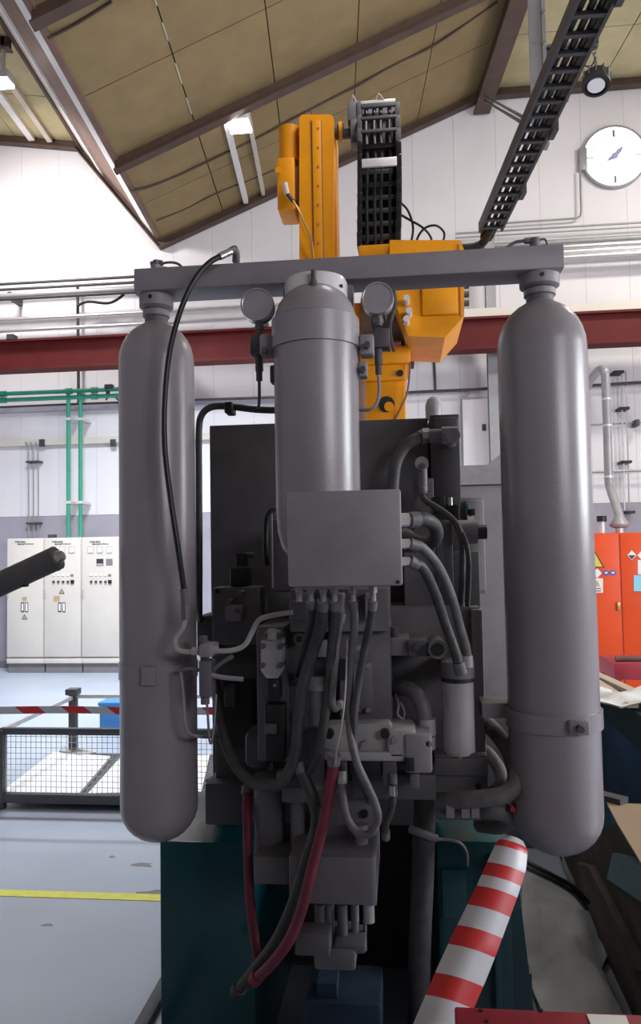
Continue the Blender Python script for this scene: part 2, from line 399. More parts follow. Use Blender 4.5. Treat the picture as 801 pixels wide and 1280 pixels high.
# ridge beam, rafters
build('ridge_beam', MB().box(D.x-0.12, D.x+0.02, YB, YW-0.05, D.z-0.34, D.z+0.02).box(D.x-0.17, D.x+0.07, YB, YW-0.05, D.z-0.36, D.z-0.33), 'roof_steel', ce)
def rafter(Y, segs, h):
    for (x0, z0), (x1, z1) in segs:
        mb = MB()
        mb.extr([(x0, Y, z0+0.03), (x1, Y, z1+0.03), (x1, Y, z1-h), (x0, Y, z0-h)], (0, 0.03, 0))
        mb.extr([(x0, Y-0.05, z0-h), (x1, Y-0.05, z1-h), (x1, Y-0.05, z1-h-0.02), (x0, Y-0.05, z0-h-0.02)], (0, 0.13, 0))
        build('rafter', mb, 'roof_steel', ce)
segs = list(zip(prof[:-1], prof[1:]))
rafter(YW-0.10, segs, 0.12)
gut = P(140, 196, 8.7)
for Yr in (8.78, 6.2, 3.6, 1.0, -1.6): rafter(Yr, [segs[2], segs[3], segs[0]], 0.15)
# two light conduit rails under the main slope
def slope_rail(px, py, Y0, Y1, wd, m, nm):
    p = P(px, py, YW-0.3); x_ = p.x-SKEW*0.3; z_ = top(x_)-0.05
    build(nm, MB().box(x_-wd/2, x_+wd/2, Y0, Y1, z_-0.04, z_+0.04), m, ce)
slope_rail(306, 256, 8.9, YW-0.15, 0.07, 'white_strip', 'lamp_rail')
slope_rail(328, 244, 8.9, YW-0.15, 0.05, 'cream', 'lamp_rail')
slope_rail(35, 175, 6.5, YW-0.15, 0.10, 'white_strip', 'lamp_rail')
slope_rail(58, 178, 6.5, YW-0.15, 0.08, 'cream', 'lamp_rail')
# torn white tape along a panel seam
for k in range(6):
    f_ = 1/5; xs_ = prof[2][0]+(prof[3][0]-prof[2][0])*f_; zs_ = top(xs_)
    y0 = 5.2+k*0.62
    build('seam_tape', MB().box(xs_-0.006, xs_+0.008, y0, y0+0.25+0.2*random.random(), zs_-0.012, zs_-0.004), 'cream', ce)

# sagging cables under the main slope
def under_roof(px, py, off):
    lo, hi = 3.0, YW
    f = lambda Y: P(px, py, Y).z-(top(P(px, py, Y).x, Y)-off)
    for _ in range(40):
        mid = (lo+hi)/2
        if f(mid) > 0: hi = mid
        else: lo = mid
    return P(px, py, lo)
for lab, pts_, r_ in (('thin dark cable sagging under the brown roof slope between rafter and gable', [(163, 238), (185, 234), (225, 218), (270, 197), (330, 168), (400, 130), (445, 108), (490, 82), (540, 58), (590, 24), (622, 2)], 0.016),
                      ('faint cable crossing the brown roof slope above the left lamp rails', [(195, 276), (230, 262), (270, 242), (320, 222), (345, 212)], 0.010),
                      ('short dark cable high on the brown roof slope at upper left', [(60, 48), (95, 30), (140, 2)], 0.014)):
    build('roof_cable', MB().tube([under_roof(a_, b_, 0.035) for a_, b_ in pts_], r_, 8, 5), 'roof_steel', None, label=lab, cat='cable', group='cables under the roof')

# roof lamps in view
def roof_lamp(px, py, Y, wpx, label):
    p = P(px, py, Y); k = S(px, py, Y); h = wpx*k/2
    zt = top(p.x, Y)
    t = thing('ceiling_lamp', label, 'lamp', (p.x, Y, p.z), group='roof lamps in the hall')
    build('housing', MB().box(p.x-h, p.x+h, Y-h, Y+h, p.z+0.01, p.z+0.12, 0.02), 'alu', t)
    build('lens', MB().box(p.x-h*0.9, p.x+h*0.9, Y-h*0.9, Y+h*0.9, p.z-0.02, p.z+0.012, 0.008), 'lamp_lens', t)
    build('hanger', MB().box(p.x-0.02, p.x+0.02, Y-0.02, Y+0.02, p.z+0.1, zt), 'alu', t)
roof_lamp(299, 158, 9.0, 30, 'lit square roof lamp beside the white rails on the brown slope')
roof_lamp(4, 104, 8.8, 22, 'lit lamp at the left edge under the far left roof bay')

# ================================================================== WALL SERVICES
def hpipe(name, label, px, py, Y, rp, x0, x1, m, cat='pipe', group=None, clips=0):
    p = P(px, py, Y); r = rp*S(px, py, Y)
    mb = MB().cyl((x0, Y, p.z), (x1, Y, p.z), r, None, 12)
    if clips:
        t = thing(name, label, cat, ((x0+x1)/2, Y, p.z), group)
        build('pipe_run', mb, m, t)
        for i in range(clips):
            xx = x0+(x1-x0)*(i+0.5)/clips
            build('clip', MB().box(xx-0.03, xx+0.03, Y-r*0.5, YW-0.005, p.z-r*1.3, p.z+r*1.3), 'pipe_dark', t)
        return t
    return build(name, mb, m, None, label=label, cat=cat, group=group)
WP = 'pipes along the far wall'
XT = -0.9
hpipe('service_pipe', 'upper thin dark pipe on the far wall behind the left gas cylinder', 60, 352, 11.1, 1.8, XL+0.1, XT, 'pipe_dark', group=WP)
hpipe('service_pipe', 'second thin dark pipe on the far wall left of the machine', 60, 359, 11.1, 1.8, XL+0.1, XT, 'pipe_dark', group=WP)
hpipe('cable_tray', 'grey cable tray under the dark pipes on the left wall', 60, 367, 10.95, 3.6, XL+0.1, XT, 'pipe_grey', cat='cable tray', group=WP, clips=4)
hpipe('service_pipe', 'black cable run hugging the grey tray on the left wall', 60, 371, 10.95, 2.2, XL+0.1, XT, 'pipe_dark', group=WP)
hpipe('service_pipe', 'upper silver pipe above the red crane beam at left', 60, 397, 11.05, 2.6, XL+0.1, XT, 'pipe_silver', group=WP)
hpipe('service_pipe', 'lower silver pipe just above the red crane beam at left', 60, 411, 11.05, 2.4, XL+0.1, XT, 'pipe_silver', group=WP)
XQ = 0.9
hpipe('service_pipe', 'topmost thin grey pipe below the clock at right', 770, 280, 11.1, 1.3, XQ, XR, 'pipe_grey', group=WP)
hpipe('service_pipe', 'second thin grey pipe below the clock at right', 770, 285.5, 11.1, 1.0, XQ, XR, 'pipe_grey', group=WP)
hpipe('service_pipe', 'dark capped conduit, third pipe below the clock', 770, 298, 11.0, 3.0, XQ, XR, 'pipe_grey', group=WP)
hpipe('service_pipe', 'pale conduit, fourth pipe below the clock', 770, 304.5, 11.0, 3.0, XQ, XR, 'pipe_silver', group=WP)
hpipe('service_pipe', 'fat silver pipe, fifth below the clock', 770, 311, 10.95, 3.6, XQ, XR, 'pipe_silver', group=WP)
hpipe('service_pipe', 'lowest fat silver pipe below the clock', 770, 317.5, 10.95, 3.4, XQ, XR, 'pipe_silver', group=WP)
# crane beam
bt = P(60, 422, 10.35); bb = P(60, 459, 10.35)
t = thing('crane_beam', 'long dark red steel beam crossing the far wall', 'beam', ((XL+XR)/2, 10.45, bb.z))
zt, zb = bt.z, bb.z
build('web', MB().box(XL, XR, 10.46, 10.50, zb, zt), 'beam_red', t)
build('upper_flange', MB().box(XL, XR, 10.38, 10.60, zt-0.02, zt+0.012), 'beam_red', t)
build('lower_flange', MB().box(XL, XR, 10.34, 10.62, zb-0.012, zb+0.02), 'beam_red', t)
build('rail_ledge', MB().box(0.9, XR, 10.40, 10.56, zt+0.012, zt+0.13), 'cabinet', t, label='pale rail strip on top of the beam')
for xx in (-7.5, -3.56, 0.2, 4.6):
    build('bracket', MB().box(xx-0.05, xx+0.05, 10.60, YW, zb-0.02, zt), 'beam_red', t)
for px in (12, 330):
    p = P(px, 421, 10.38); build('rail_clip', MB().box(p.x-0.05, p.x+0.05, 10.38, 10.52, zt, zt+0.09), 'pipe_dark', t)
# vertical steel posts on the wall
def vpost(px, y0, y1, Y, wp, m, label, name='wall_post', cat='post', group='wall posts'):
    p = P(px, (y0+y1)/2, Y); k = S(px, (y0+y1)/2, Y)
    return build(name, MB().box(p.x-wp*k/2, p.x+wp*k/2, Y, Y+0.10, P(px, y1, Y).z, P(px, y0, Y).z, 0.01), m, None, label=label, cat=cat, group=group)
t = thing('steel_stanchion', 'tall grey steel stanchion behind the right gas cylinder', 'post', ground(614, 700, 10.9))
px0 = P(614, 400, 10.9).x
build('flange', MB().box(px0-0.07, px0+0.07, 10.86, 10.875, 0, P(614, 300, 10.9).z), 'pipe_grey', t)
build('web', MB().box(px0-0.012, px0+0.012, 10.875, 11.0, 0, P(614, 300, 10.9).z), 'pipe_dark', t)
build('flange', MB().box(px0-0.07, px0+0.07, 11.0, 11.02, 0, P(614, 300, 10.9).z), 'pipe_grey', t)
# vertical conduits
def conduit(label, pts, rp, m, group='conduits on the far wall', name='conduit', cat='conduit'):
    return build(name, MB().pt(pts, rp, 8, 4), m, None, label=label, cat=cat, group=group)
Yc = 11.2
conduit('dark vertical conduit crossing the silver pipes at left', [(97, 358, 11.2), (97.5, 414, 11.2), (98, 470, 11.2), (98, 505, 11.2)], 2.0, 'pipe_dark')
conduit('black cable sagging under the grey tray at left', [(97, 382, 11.0), (110, 377, 11.0), (135, 379, 11.0), (150, 372, 11.0), (156, 366, 11.0)], 1.8, 'rubber')
conduit('dark vertical conduit below the red beam near the robot', [(542, 436, 11.285), (543, 460, 11.285), (544, 489, 11.285)], 1.5, 'pipe_dark')
conduit('black cable running along the wall between robot and right cylinder', [(505, 491, 11.1), (545, 489, 11.1), (590, 487, 11.1), (640, 484, 11.1), (735, 482, 11.1), (801, 478, 11.1), (860, 475, 11.1)], 2.0, 'pipe_dark')
conduit('thin conduit dropping from the wall cable at the white board', [(566, 489, Yc), (585, 490, Yc), (582, 497, Yc), (577, 500, Yc), (577, 560, Yc), (578, 600, Yc)], 1.0, 'pipe_grey')
conduit('thin conduit from the clock box down to the pipes', [(725, 212, Yc), (725.5, 240, Yc), (726, 266, Yc), (722, 272, Yc), (712, 273.5, Yc), (660, 277, Yc), (624, 280, Yc), (618, 284, Yc), (617, 300, Yc)], 1.3, 'pipe_grey')
conduit('black cable run behind the left cylinder above the black tube', [(0, 509, 11.1), (70, 506, 11.1), (150, 503, 11.1), (245, 500, 11.1), (345, 497, 11.1), (420, 495, 11.1)], 1.4, 'pipe_dark')
for i, px in enumerate((36, 42, 48)):
    conduit(('left', 'middle', 'right')[i]+' one of three thin conduits above the white cabinets', [(px-4, 553, Yc), (px-1, 557, Yc), (px-0.5, 562, Yc), (px, 620, Yc), (px, 671, Yc)], 0.8, 'pipe_grey', 'three thin conduits')
for k, py in enumerate((577, 654)):
    build('conduit_clamp', MB().pb(32, py-1.2, 49, py+1.2, Yc-0.03, YW, 0.002), 'pipe_dark', None, label=('upper', 'lower')[k]+' dark clamp across the three thin conduits', cat='clamp', group='conduit clamps')
# pale trunking on the wall
p = P(75, 552, YW-0.05)
build('trunking', MB().box(XL+0.1, -1.1, YW-0.085, YW-0.022, p.z-0.05, p.z+0.05), 'cabinet', None, label='pale wall trunking behind the green pipes', cat='trunking')
for k, px in enumerate((52, 141)):
    build('outlet_socket', MB().pb(px-3.5, 549, px+3.5, 558, YW-0.10, YW-0.06, 0.004), 'pipe_dark', None, label=('small dark outlet on the trunking left of the green pipes', 'small dark outlet on the trunking right of the green pipes')[k], cat='outlet', group='trunking outlets')
p = P(75, 510, YW-0.05)
build('trunking', MB().box(XL+0.1, -1.1, YW-0.12, YW-0.022, p.z-0.05, p.z+0.05), 'wall_grey', None, label='grey wall trunking just under the green pipes', cat='trunking')
# green pipes
GP = 'green pipes'
for k, (yy, Yg) in enumerate(((490, 11.0), (498, 10.98))):
    x1 = P(150, yy-2, Yg).x+0.35
    p = P(60, yy, Yg); r = 2.6*S(60, yy, Yg)
    t = thing('green_pipe', ('upper', 'lower')[k]+' horizontal green pipe on the left wall', 'pipe', (p.x, Yg, p.z), GP)
    build('pipe_run', MB().cyl((XL+0.1, Yg, p.z), (x1, Yg, p.z), r, None, 14), 'pipe_green', t)
    for px in (4, 86+15*k, 118):
        q = P(px, yy, Yg); build('coupling', MB().cyl((q.x-0.05, Yg, p.z), (q.x+0.05, Yg, p.z), r*1.45, None, 14), 'pipe_green', t)
for k, px in enumerate((85.5, 100.5)):
    Yg = 11.0; x_ = P(px, 580, Yg).x; r = 2.5*S(px, 580, Yg); z1 = P(px, 490, Yg).z; z0 = P(px, 672, Yg).z
    t = thing('green_pipe', ('left', 'right')[k]+' vertical green pipe dropping to the white cabinets', 'pipe', (x_, Yg, z0), GP)
    build('pipe_drop', MB().cyl((x_, Yg, z0-0.3), (x_, Yg, z1), r, None, 14), 'pipe_green', t)
    for py in (524, 628):
        z_ = P(px, py, Yg).z
        build('clip', MB().box(x_-r*1.6, x_+r*1.6, Yg-r*1.2, YW, z_-0.02, z_+0.02), 'alu', t)
build('pipe_valve', MB().pb(130, 480, 140, 486, 10.95, 11.05, 0.01).pc(135, 486, 497, 11.0, 2.5).pt([(132, 500, 11), (140, 494, 11), (150, 502, 11)], 1.2), 'pipe_dark', None, label='small dark valve at the end of the green pipes', cat='valve')
# clock
cp = P(768, 195, YW-0.08); ck = S(768, 195, YW-0.08); cr_ = 40*ck
t = thing('round_clock', 'large round backlit white clock on the far wall', 'clock', (cp.x, YW, cp.z))
build('rim', MB().lathe([(cr_, 0.08), (cr_, 0), (cr_*0.94, 0), (cr_*0.94, 0.03), (cr_*0.94, 0.08)], (cp.x, YW-0.08, cp.z), (0, 1, 0), 48), 'pipe_grey', t)
build('dial', MB().cyl((cp.x, YW-0.065, cp.z), (cp.x, YW-0.01, cp.z), cr_*0.94, None, 48), 'clock_face', t)
for h in range(12):
    an = h*math.pi/6; big = h % 3 == 0
    c0 = Vector((cp.x+math.sin(an)*cr_*0.74, YW-0.07, cp.z+math.cos(an)*cr_*0.74)); dr = Vector((math.sin(an), 0, math.cos(an)))
    build('hour_mark', MB().obox(c0, dr*cr_*(0.11 if big else 0.07), Vector((dr.z, 0, -dr.x))*cr_*(0.035 if big else 0.016), (0, 0.006, 0)), 'ink_grey' if h in (0, 6) else 'dial', t)  # most marks near white, the dial's glare painted into them
def hand(ang, L, wd, nm, off):
    dr = Vector((math.sin(ang), 0, math.cos(ang))); sd = Vector((dr.z, 0, -dr.x)); c0 = Vector((cp.x, off, cp.z))
    build(nm, MB().extr([c0-dr*L*0.25-sd*wd, c0-dr*L*0.25+sd*wd, c0+dr*L*0.55+sd*wd*1.2, c0+dr*L, c0+dr*L*0.55-sd*wd*1.2], (0, 0.006, 0)), 'clock_ink_glare', t)
hand(R(42), cr_*0.42, cr_*0.06, 'hour_hand', YW-0.082); hand(R(238), cr_*0.30, cr_*0.05, 'minute_hand', YW-0.09)
build('hub', MB().cyl((cp.x, YW-0.10, cp.z), (cp.x, YW-0.07, cp.z), cr_*0.1, None, 20), 'clock_ink_glare', t)
build('supply_box', MB().pb(724, 184, 734, 212, YW-0.09, YW, 0.01), 'pipe_grey', t)
# hanging high bay lamp
hy = 7.2; hp = P(745, 104, hy); hk = S(745, 104, hy); hr = 17*hk
t = thing('high_bay_lamp', 'round black high-bay lamp hanging on a chain near the clock', 'lamp', tuple(hp), group='hanging hall lamps')
dn = Vector((-0.12, -0.30, -0.94)).normalized()
c0 = Vector(hp)
build('heat_sink', MB().lathe([(hr*0.55, -0.09), (hr*0.95, -0.085), (hr*0.95, -0.02), (hr, 0.0), (hr, 0.035), (hr*0.8, 0.04), (hr*0.8, 0.02), (0, 0.02)], c0, dn, 28), 'black', t)
build('lens', MB().cyl(c0+dn*0.02, c0+dn*0.034, hr*0.62, None, 28), 'lamp_glass', t)
for i in range(12):
    an = i*math.pi/6; aa = dn.orthogonal().normalized(); bb_ = dn.cross(aa); rd = aa*math.cos(an)+bb_*math.sin(an)
    build('fin', MB().obox(c0+rd*hr*0.86-dn*0.06, rd*hr*0.16, rd.cross(dn)*0.006, dn*0.05), 'pipe_dark', t)
bz_ = P(745, 56, hy).z
mb = MB()
for i in range(7):
    z0 = hp.z+0.09+(bz_-hp.z-0.09)*i/7; z1 = hp.z+0.09+(bz_-hp.z-0.09)*(i+1)/7
    mb.cyl((hp.x+(0.006 if i % 2 else -0.006), hy, z0-0.005), (hp.x+(0.006 if i % 2 else -0.006), hy, z1+0.005), 0.006, None, 8)
build('chain', mb, 'pipe_dark', t)
build('power_cable', MB().pt([(742, 62, hy), (735, 66, hy), (729, 74, hy), (731, 82, hy), (739, 82, hy), (743, 74, hy), (741, 66, hy)], 1.0), 'rubber', t)
build('mount_arm', MB().pb(684, 52, 748, 60, hy-0.03, hy+0.03, 0.004).box(hp.x-0.03, hp.x+0.03, hy-0.03, hy+0.03, bz_, top(hp.x, hy)), 'pipe_dark', t)
# power rail: ladder running towards the robot
LY1 = 5.3; le = P(613, 284, LY1); lw = 0.15
t = thing('cable_ladder', 'long black cable ladder hanging under the roof toward the robot', 'cable tray', (le.x, 3.2, le.z))
LS = 0.075
def lad(nm, mb, m):
    mb.v = [Vector((v.x+LS*(LY1-v.y), v.y, v.z)) for v in mb.v]
    return build(nm, mb, m, t)
for sx in (-1, 1):
    lad('side_rail', MB().box(le.x+sx*lw/2-0.008, le.x+sx*lw/2+0.008, 1.4, LY1, le.z-0.035, le.z+0.035), 'pipe_dark')
for i in range(32):
    yy = 1.45+i*(LY1-1.5)/31
    lad('rung', MB().box(le.x-lw/2, le.x+lw/2, yy-0.012, yy+0.012, le.z-0.032, le.z-0.012), 'pipe_dark')
for i, dx in enumerate((-0.045, 0.0, 0.04)):
    lad('tray_cable', MB().tube([(le.x+dx, 1.4, le.z+0.0), (le.x+dx+0.01, 2.5, le.z+0.003), (le.x+dx-0.008, 4, le.z-0.002), (le.x+dx, LY1-0.1, le.z), (le.x+dx*0.6-0.01, LY1+0.12, le.z-0.04)], 0.016, 8, 5), 'rubber')
for yy in (3.05, 4.05, 4.75):
    lad('splice_plate', MB().box(le.x+lw/2, le.x+lw/2+0.03, yy-0.05, yy+0.05, le.z-0.05, le.z+0.03), 'pipe_dark')
lad('tray_tail', MB().tube([(le.x, LY1, le.z-0.01), (le.x-0.03, LY1+0.1, le.z-0.06), (le.x-0.09, LY1+0.12, le.z-0.085), (le.x-0.19, LY1+0.12, le.z-0.09)], 0.03, 10, 6), 'rubber')
# hanger post for the ladder
hy2 = 4.3; q = P(672, 60, hy2)
t = thing('ladder_hanger', 'pale grey vertical roof hanger beside the cable ladder', 'post', (q.x, hy2, P(672, 122, hy2).z))
zbot = P(672, 182, hy2).z; hw = 10*S(672, 60, hy2)
build('channel', MB().box(q.x-hw, q.x+hw*0.4, hy2, hy2+0.015, zbot, top(q.x, hy2)).box(q.x+hw*0.55, q.x+hw, hy2-0.01, hy2+0.06, zbot, top(q.x, hy2)), 'pipe_grey', t)
for py in (14, 52, 100):
    build('bolt', MB().pf(679, py, 2.2, hy2-0.02, hy2), 'steel', t)
build('bracket', MB().pb(682, 56, 690, 108, hy2+0.05, hy2+0.1, 0.003).pb(682, 56, 728, 62, hy2+0.05, hy2+0.1, 0.003), 'pipe_dark', t)
build('junction_tab', MB().pb(692, 112, 712, 124, hy2+0.06, hy2+0.10, 0.004), 'pipe_grey', t)
t = thing('brace_rods', 'pair of thin dark rods from the ridge to the cable ladder', 'rod', tuple(P(630, 140, 8.0)))
build('rod', MB().pt([(606, 120, 10.9), (662, 151, 4.05)], 1.4, 8, 2, straight=True), 'pipe_dark', t)
build('rod', MB().pt([(606, 126, 10.9), (659, 157, 4.10)], 1.4, 8, 2, straight=True), 'pipe_dark', t)

# ================================================================== BACKGROUND FURNITURE
# three white control cabinets
Yk = P(80, 700, 10.7).y
zk0 = P(80, 822, Yk).z; zk1 = P(80, 672, Yk).z
edges = [8, 54.5, 101.5, 149]
def sticker(mb_fn, nm, m, t): build(nm, mb_fn, m, t)
cabl = ['white control cabinet at the left end with bare upper door', 'white control cabinet in the middle behind the dark nozzle tube', 'white control cabinet with two square displays beside left gas cylinder']
for i in range(3):
    xa = P(edges[i], 745, Yk).x; xb = P(edges[i+1], 745, Yk).x
    t = thing('control_cabinet', cabl[i], 'cabinet', ((xa+xb)/2, Yk+0.25, 0), group='white control cabinets')
    build('body', MB().box(xa+0.004, xb-0.004, Yk+0.02, Yk+0.5, zk0, zk1, 0.008), 'cabinet', t)
    build('plinth', MB().box(xa+0.002, xb-0.002, Yk+0.01, Yk+0.48, zk0-0.085, zk0-0.012, 0.004), 'cabinet', t)
    build('foot', MB().box(xa+0.01, xb-0.01, Yk+0.05, Yk+0.45, 0, zk0-0.08), 'wall_plinth', t)
    dr = build('door', MB().box(xa+0.010, xb-0.010, Yk, Yk+0.02, zk0+0.012, zk1-0.008, 0.006), 'cabinet', t)
    L = edges[i]
    def pbx(a, b, c, d, m, nm, par=dr, th=0.006): build(nm, MB().pb(L+a, b, L+c, d, Yk-th, Yk+0.001, 0.0), m, par)
    # two-line blurred maker lettering
    for row, (ya, na, xo) in enumerate(((676.3, 7, 10.5), (679.2, 10, 14.0))):
        for k in range(na):
            hgt = 1.9 if (row == 0 or k < 4) else 1.3
            xx = xo+k*(2.0 if row == 0 else 2.05)
            pbx(xx, ya+0.2*(k % 2), xx+1.5, ya+hgt, 'ink' if (k+row) % 3 else 'ink_grey', 'letter', th=0.003)
    if i > 0:
        for c_ in (11.5, 23, 35):
            pbx(c_-3.8, 683, c_+3.8, 691.6, 'cab_line', 'meter_bezel'); pbx(c_-2.8, 684, c_+2.8, 690.6, 'dial', 'meter_face', th=0.012)
        for c_ in (12, 18, 24, 30): pbx(c_-1.2, 726, c_+1.2, 728.6, 'ink', 'push_button', th=0.02)
        pbx(33.5, 725, 37.5, 729.6, 'black', 'selector_switch', th=0.02)
        for c_ in (12, 18, 24, 30): pbx(c_-1.4, 717.5, c_+1.4, 719.8, 'dial', 'indicator', th=0.012)
        pbx(33.5, 717.8, 37, 720, 'ink_grey', 'indicator', th=0.012)
    if i == 2:
        pbx(19, 698.5, 27.5, 707, 'ink', 'display'); pbx(19.5, 704.5, 27, 706.6, 'cab_line', 'display_label', th=0.01)
        pbx(31, 698.5, 39, 706.6, 'ink_grey', 'display')
    if i < 2:
        c_ = 22.5; dy = 0
        pbx(c_-4.5, 753, c_-0.7, 765, 'ink', 'warning_label'); pbx(c_-3.6, 754.5, c_-1.4, 763.5, 'sign_white', 'label_print', th=0.009)
        pbx(c_+0.7, 753, c_+4.5, 765, 'ink', 'warning_label'); pbx(c_+1.4, 754, c_+3.9, 764, 'sign_white', 'label_print', th=0.009)
        if i == 0:
            pbx(c_-2.5, 746, c_+2.7, 751, 'sign_olive', 'rating_plate', th=0.005); ty = 774
        else:
            pbx(c_-10, 745, c_-2.5, 751.5, 'sign_tan', 'rating_plate', th=0.005); ty = 742
        tri = [P(L+c_-3.4, ty, Yk-0.006), P(L+c_+3.4, ty, Yk-0.006), P(L+c_, ty-6, Yk-0.006)]
        build('hazard_triangle', MB().extr(tri, (0, 0.007, 0)), 'ink', dr)
        tri = [P(L+c_-2.4, ty-0.7, Yk-0.009), P(L+c_+2.4, ty-0.7, Yk-0.009), P(L+c_, ty-4.6, Yk-0.009)]
        build('hazard_print', MB().extr(tri, (0, 0.007, 0)), 'sign_olive', dr)
    pbx(0.8, 737, 2.2, 747, 'cab_line', 'door_lock', th=0.02)
    if i == 1: build('cable_entry', MB().pb(L+5, 668, L+13, 673, Yk+0.2, Yk+0.3, 0.005), 'pipe_dark', t)
# orange chemicals cabinet
Yo = 8.6; xa = P(736, 740, Yo).x; xm = P(776.5, 740, Yo).x; xb = xm+(xm-xa)*1.15; zo1 = P(770, 666, Yo).z
t = thing('chemical_cabinet', 'bright orange two-door chemical cabinet with hazard stickers', 'cabinet', ((xa+xb)/2, Yo+0.25, 0))
build('carcass', MB().box(xa-0.02, xb+0.02, Yo+0.02, Yo+0.5, 0, zo1, 0.01), 'orange', t)
d1 = build('door', MB().box(xa, xm-0.006, Yo, Yo+0.02, 0.08, zo1-0.01, 0.006), 'orange', t)
d2 = build('door', MB().box(xm+0.006, xb, Yo, Yo+0.02, 0.08, zo1-0.01, 0.006), 'orange', t)
build('door_gap', MB().box(xm-0.006, xm+0.006, Yo+0.008, Yo+0.02, 0.08, zo1-0.01), 'orange_dark', t)
build('handle', MB().pb(771, 753, 775, 763, Yo-0.02, Yo, 0.004), 'brass', d1)
def poly(pts, m, nm, par, th=0.004): build(nm, MB().extr([P(x, y, Yo-th) for x, y in pts], (0, th, 0)), m, par)
poly([(732, 709), (755.5, 709.5), (743.5, 689)], 'ink', 'hazard_triangle', d1)
poly([(735, 708), (753, 708.4), (743.5, 691.5)], 'sign_yellow', 'hazard_print', d1, 0.006)
poly([(740, 716.5), (746.5, 710.5), (752, 716.5), (746.5, 722.5)], 'sign_white', 'hazard_diamond', d1)
for cx_ in (757.5, 766):
    poly([(cx_+4*math.cos(a_), 716+3.4*math.sin(a_)) for a_ in [i*math.pi/8 for i in range(16)]], 'sign_blue', 'mandatory_sign', d1)
    poly([(cx_-2, 715.2), (cx_+2, 714.6), (cx_+1.5, 717), (cx_-1.5, 717)], 'sign_white', 'sign_print', d1, 0.007)
poly([(738, 722.5), (753.5, 723), (753.5, 741), (738, 741)], 'sign_white', 'hazard_label', d1)
poly([(746, 725), (750, 733), (742, 733)], 'sign_tan', 'label_print', d1, 0.007)
for yy in (735, 738): poly([(741, yy), (751, yy), (751, yy+1.4), (741, yy+1.4)], 'ink_grey', 'label_print', d1, 0.007)
poly([(784, 694), (789.5, 688), (795.5, 694), (789.5, 700)], 'sign_white', 'hazard_diamond', d2)
poly([(785.2, 694), (794.2, 694), (789.6, 699)], 'ink', 'sign_print', d2, 0.007)
poly([(796.5, 694), (802, 688), (808, 694), (802, 700)], 'sign_white', 'hazard_diamond', d2)
poly([(797, 700), (812, 700), (812, 718), (797, 718)], 'sign_white', 'hazard_label', d2)
poly([(792, 719), (815, 719), (815, 739), (792, 739)], 'sign_cyan', 'notice_sheet', d2, 0.007)
# things on the orange cabinet
xx = P(774, 655, Yo+0.2)
t = thing('exhaust_duct', 'grey exhaust duct rising from the orange cabinet to the wall', 'duct', (xx.x, Yo+0.2, zo1))
k_ = S(774, 655, Yo+0.2)
build('collar', MB().cyl((xx.x, xx.y, zo1), (xx.x, xx.y, zo1+0.06), 5*k_, None, 20), 'alu', t)
build('hood', MB().lathe([(4*k_, 0.05), (11*k_, 0.07), (12*k_, 0.10), (8*k_, 0.15), (5*k_, 0.2)], (xx.x, xx.y, zo1), (0, 0, 1), 24), 'pipe_grey', t)
build('duct_pipe', MB().pt([(776, 651, 8.8), (770, 632, 8.9), (762, 608, 9.0), (760.5, 590, 9.0), (759, 540, 9.0), (757, 480, 9.0), (755, 464, 9.0), (748, 463, 9.3), (739, 474, 10.2), (734, 484, 11.2)], 5.2, 14, 5), 'pipe_grey', t)
for py, px in ((499, 758), (532, 759), (596, 760.5)):
    q = P(px, py, 9.0); build('duct_clamp', MB().cyl((q.x, 9.0, q.z-0.012), (q.x, 9.0, q.z+0.012), 5.7*S(px, py, 9.0), None, 18), 'alu', t)
q = P(752, 655, Yo+0.15)
t = thing('vent_stub', 'short capped vent pipe on the orange cabinet', 'vent', (q.x, q.y, zo1))
build('stub', MB().cyl((q.x, q.y, zo1), (q.x, q.y, P(752, 651, Yo+0.15).z), 3.6*k_, None, 16), 'alu', t)
build('cap', MB().cyl((q.x, q.y, P(752, 652, Yo+0.15).z), (q.x, q.y, P(752, 645, Yo+0.15).z), 6*k_, None, 16), 'black', t)
# thin wall piping right of the duct
for k, px in enumerate((776.5, 782)):
    build('sample_pipe', MB().pt([(px-2+k, 466, 11.15), (px, 468, 11.15), (px+1, 520, 11.15), (px+3, 580, 11.15), (px+4, 640, 11.15)], 1.0, 8, 4), 'pipe_silver', None, label=('left', 'right')[k]+' thin pale pipe on the wall beside the exhaust duct', cat='pipe', group='thin wall pipes')
for k, (px, py) in enumerate(((773, 464.5), (780, 510), (783, 577), (787, 640))):
    build('pipe_clamp', MB().pb(px-6, py-1.6, px+7, py+1.6, 11.08, YW, 0.002), 'black', None, label='%s black clamp on the thin pipes by the exhaust duct' % ('top', 'second', 'third', 'lowest')[k], cat='clamp', group='clamps by the duct')
conduit('thin grey rail across the wall above the orange cabinet', [(735, 590, 11.15), (770, 589, 11.15), (801, 588, 11.15), (870, 586, 11.15)], 1.6, 'pipe_grey')
conduit('pair of fine wires on the wall right of the right cylinder', [(560, 537, 11.2), (640, 535, 11.2), (735, 531, 11.2), (801, 528, 11.2), (870, 526, 11.2)], 0.8, 'pipe_grey')
for k, (px, py) in enumerate(((605, 535), (797, 529))):
    build('wire_bracket', MB().pb(px-2.5, py-5, px+2.5, py+3, 11.1, YW, 0.004), 'pipe_dark', None, label=('small dark wire bracket on the wall left of the right cylinder', 'small dark wire bracket on the wall beside the duct')[k], cat='bracket', group='wire brackets')
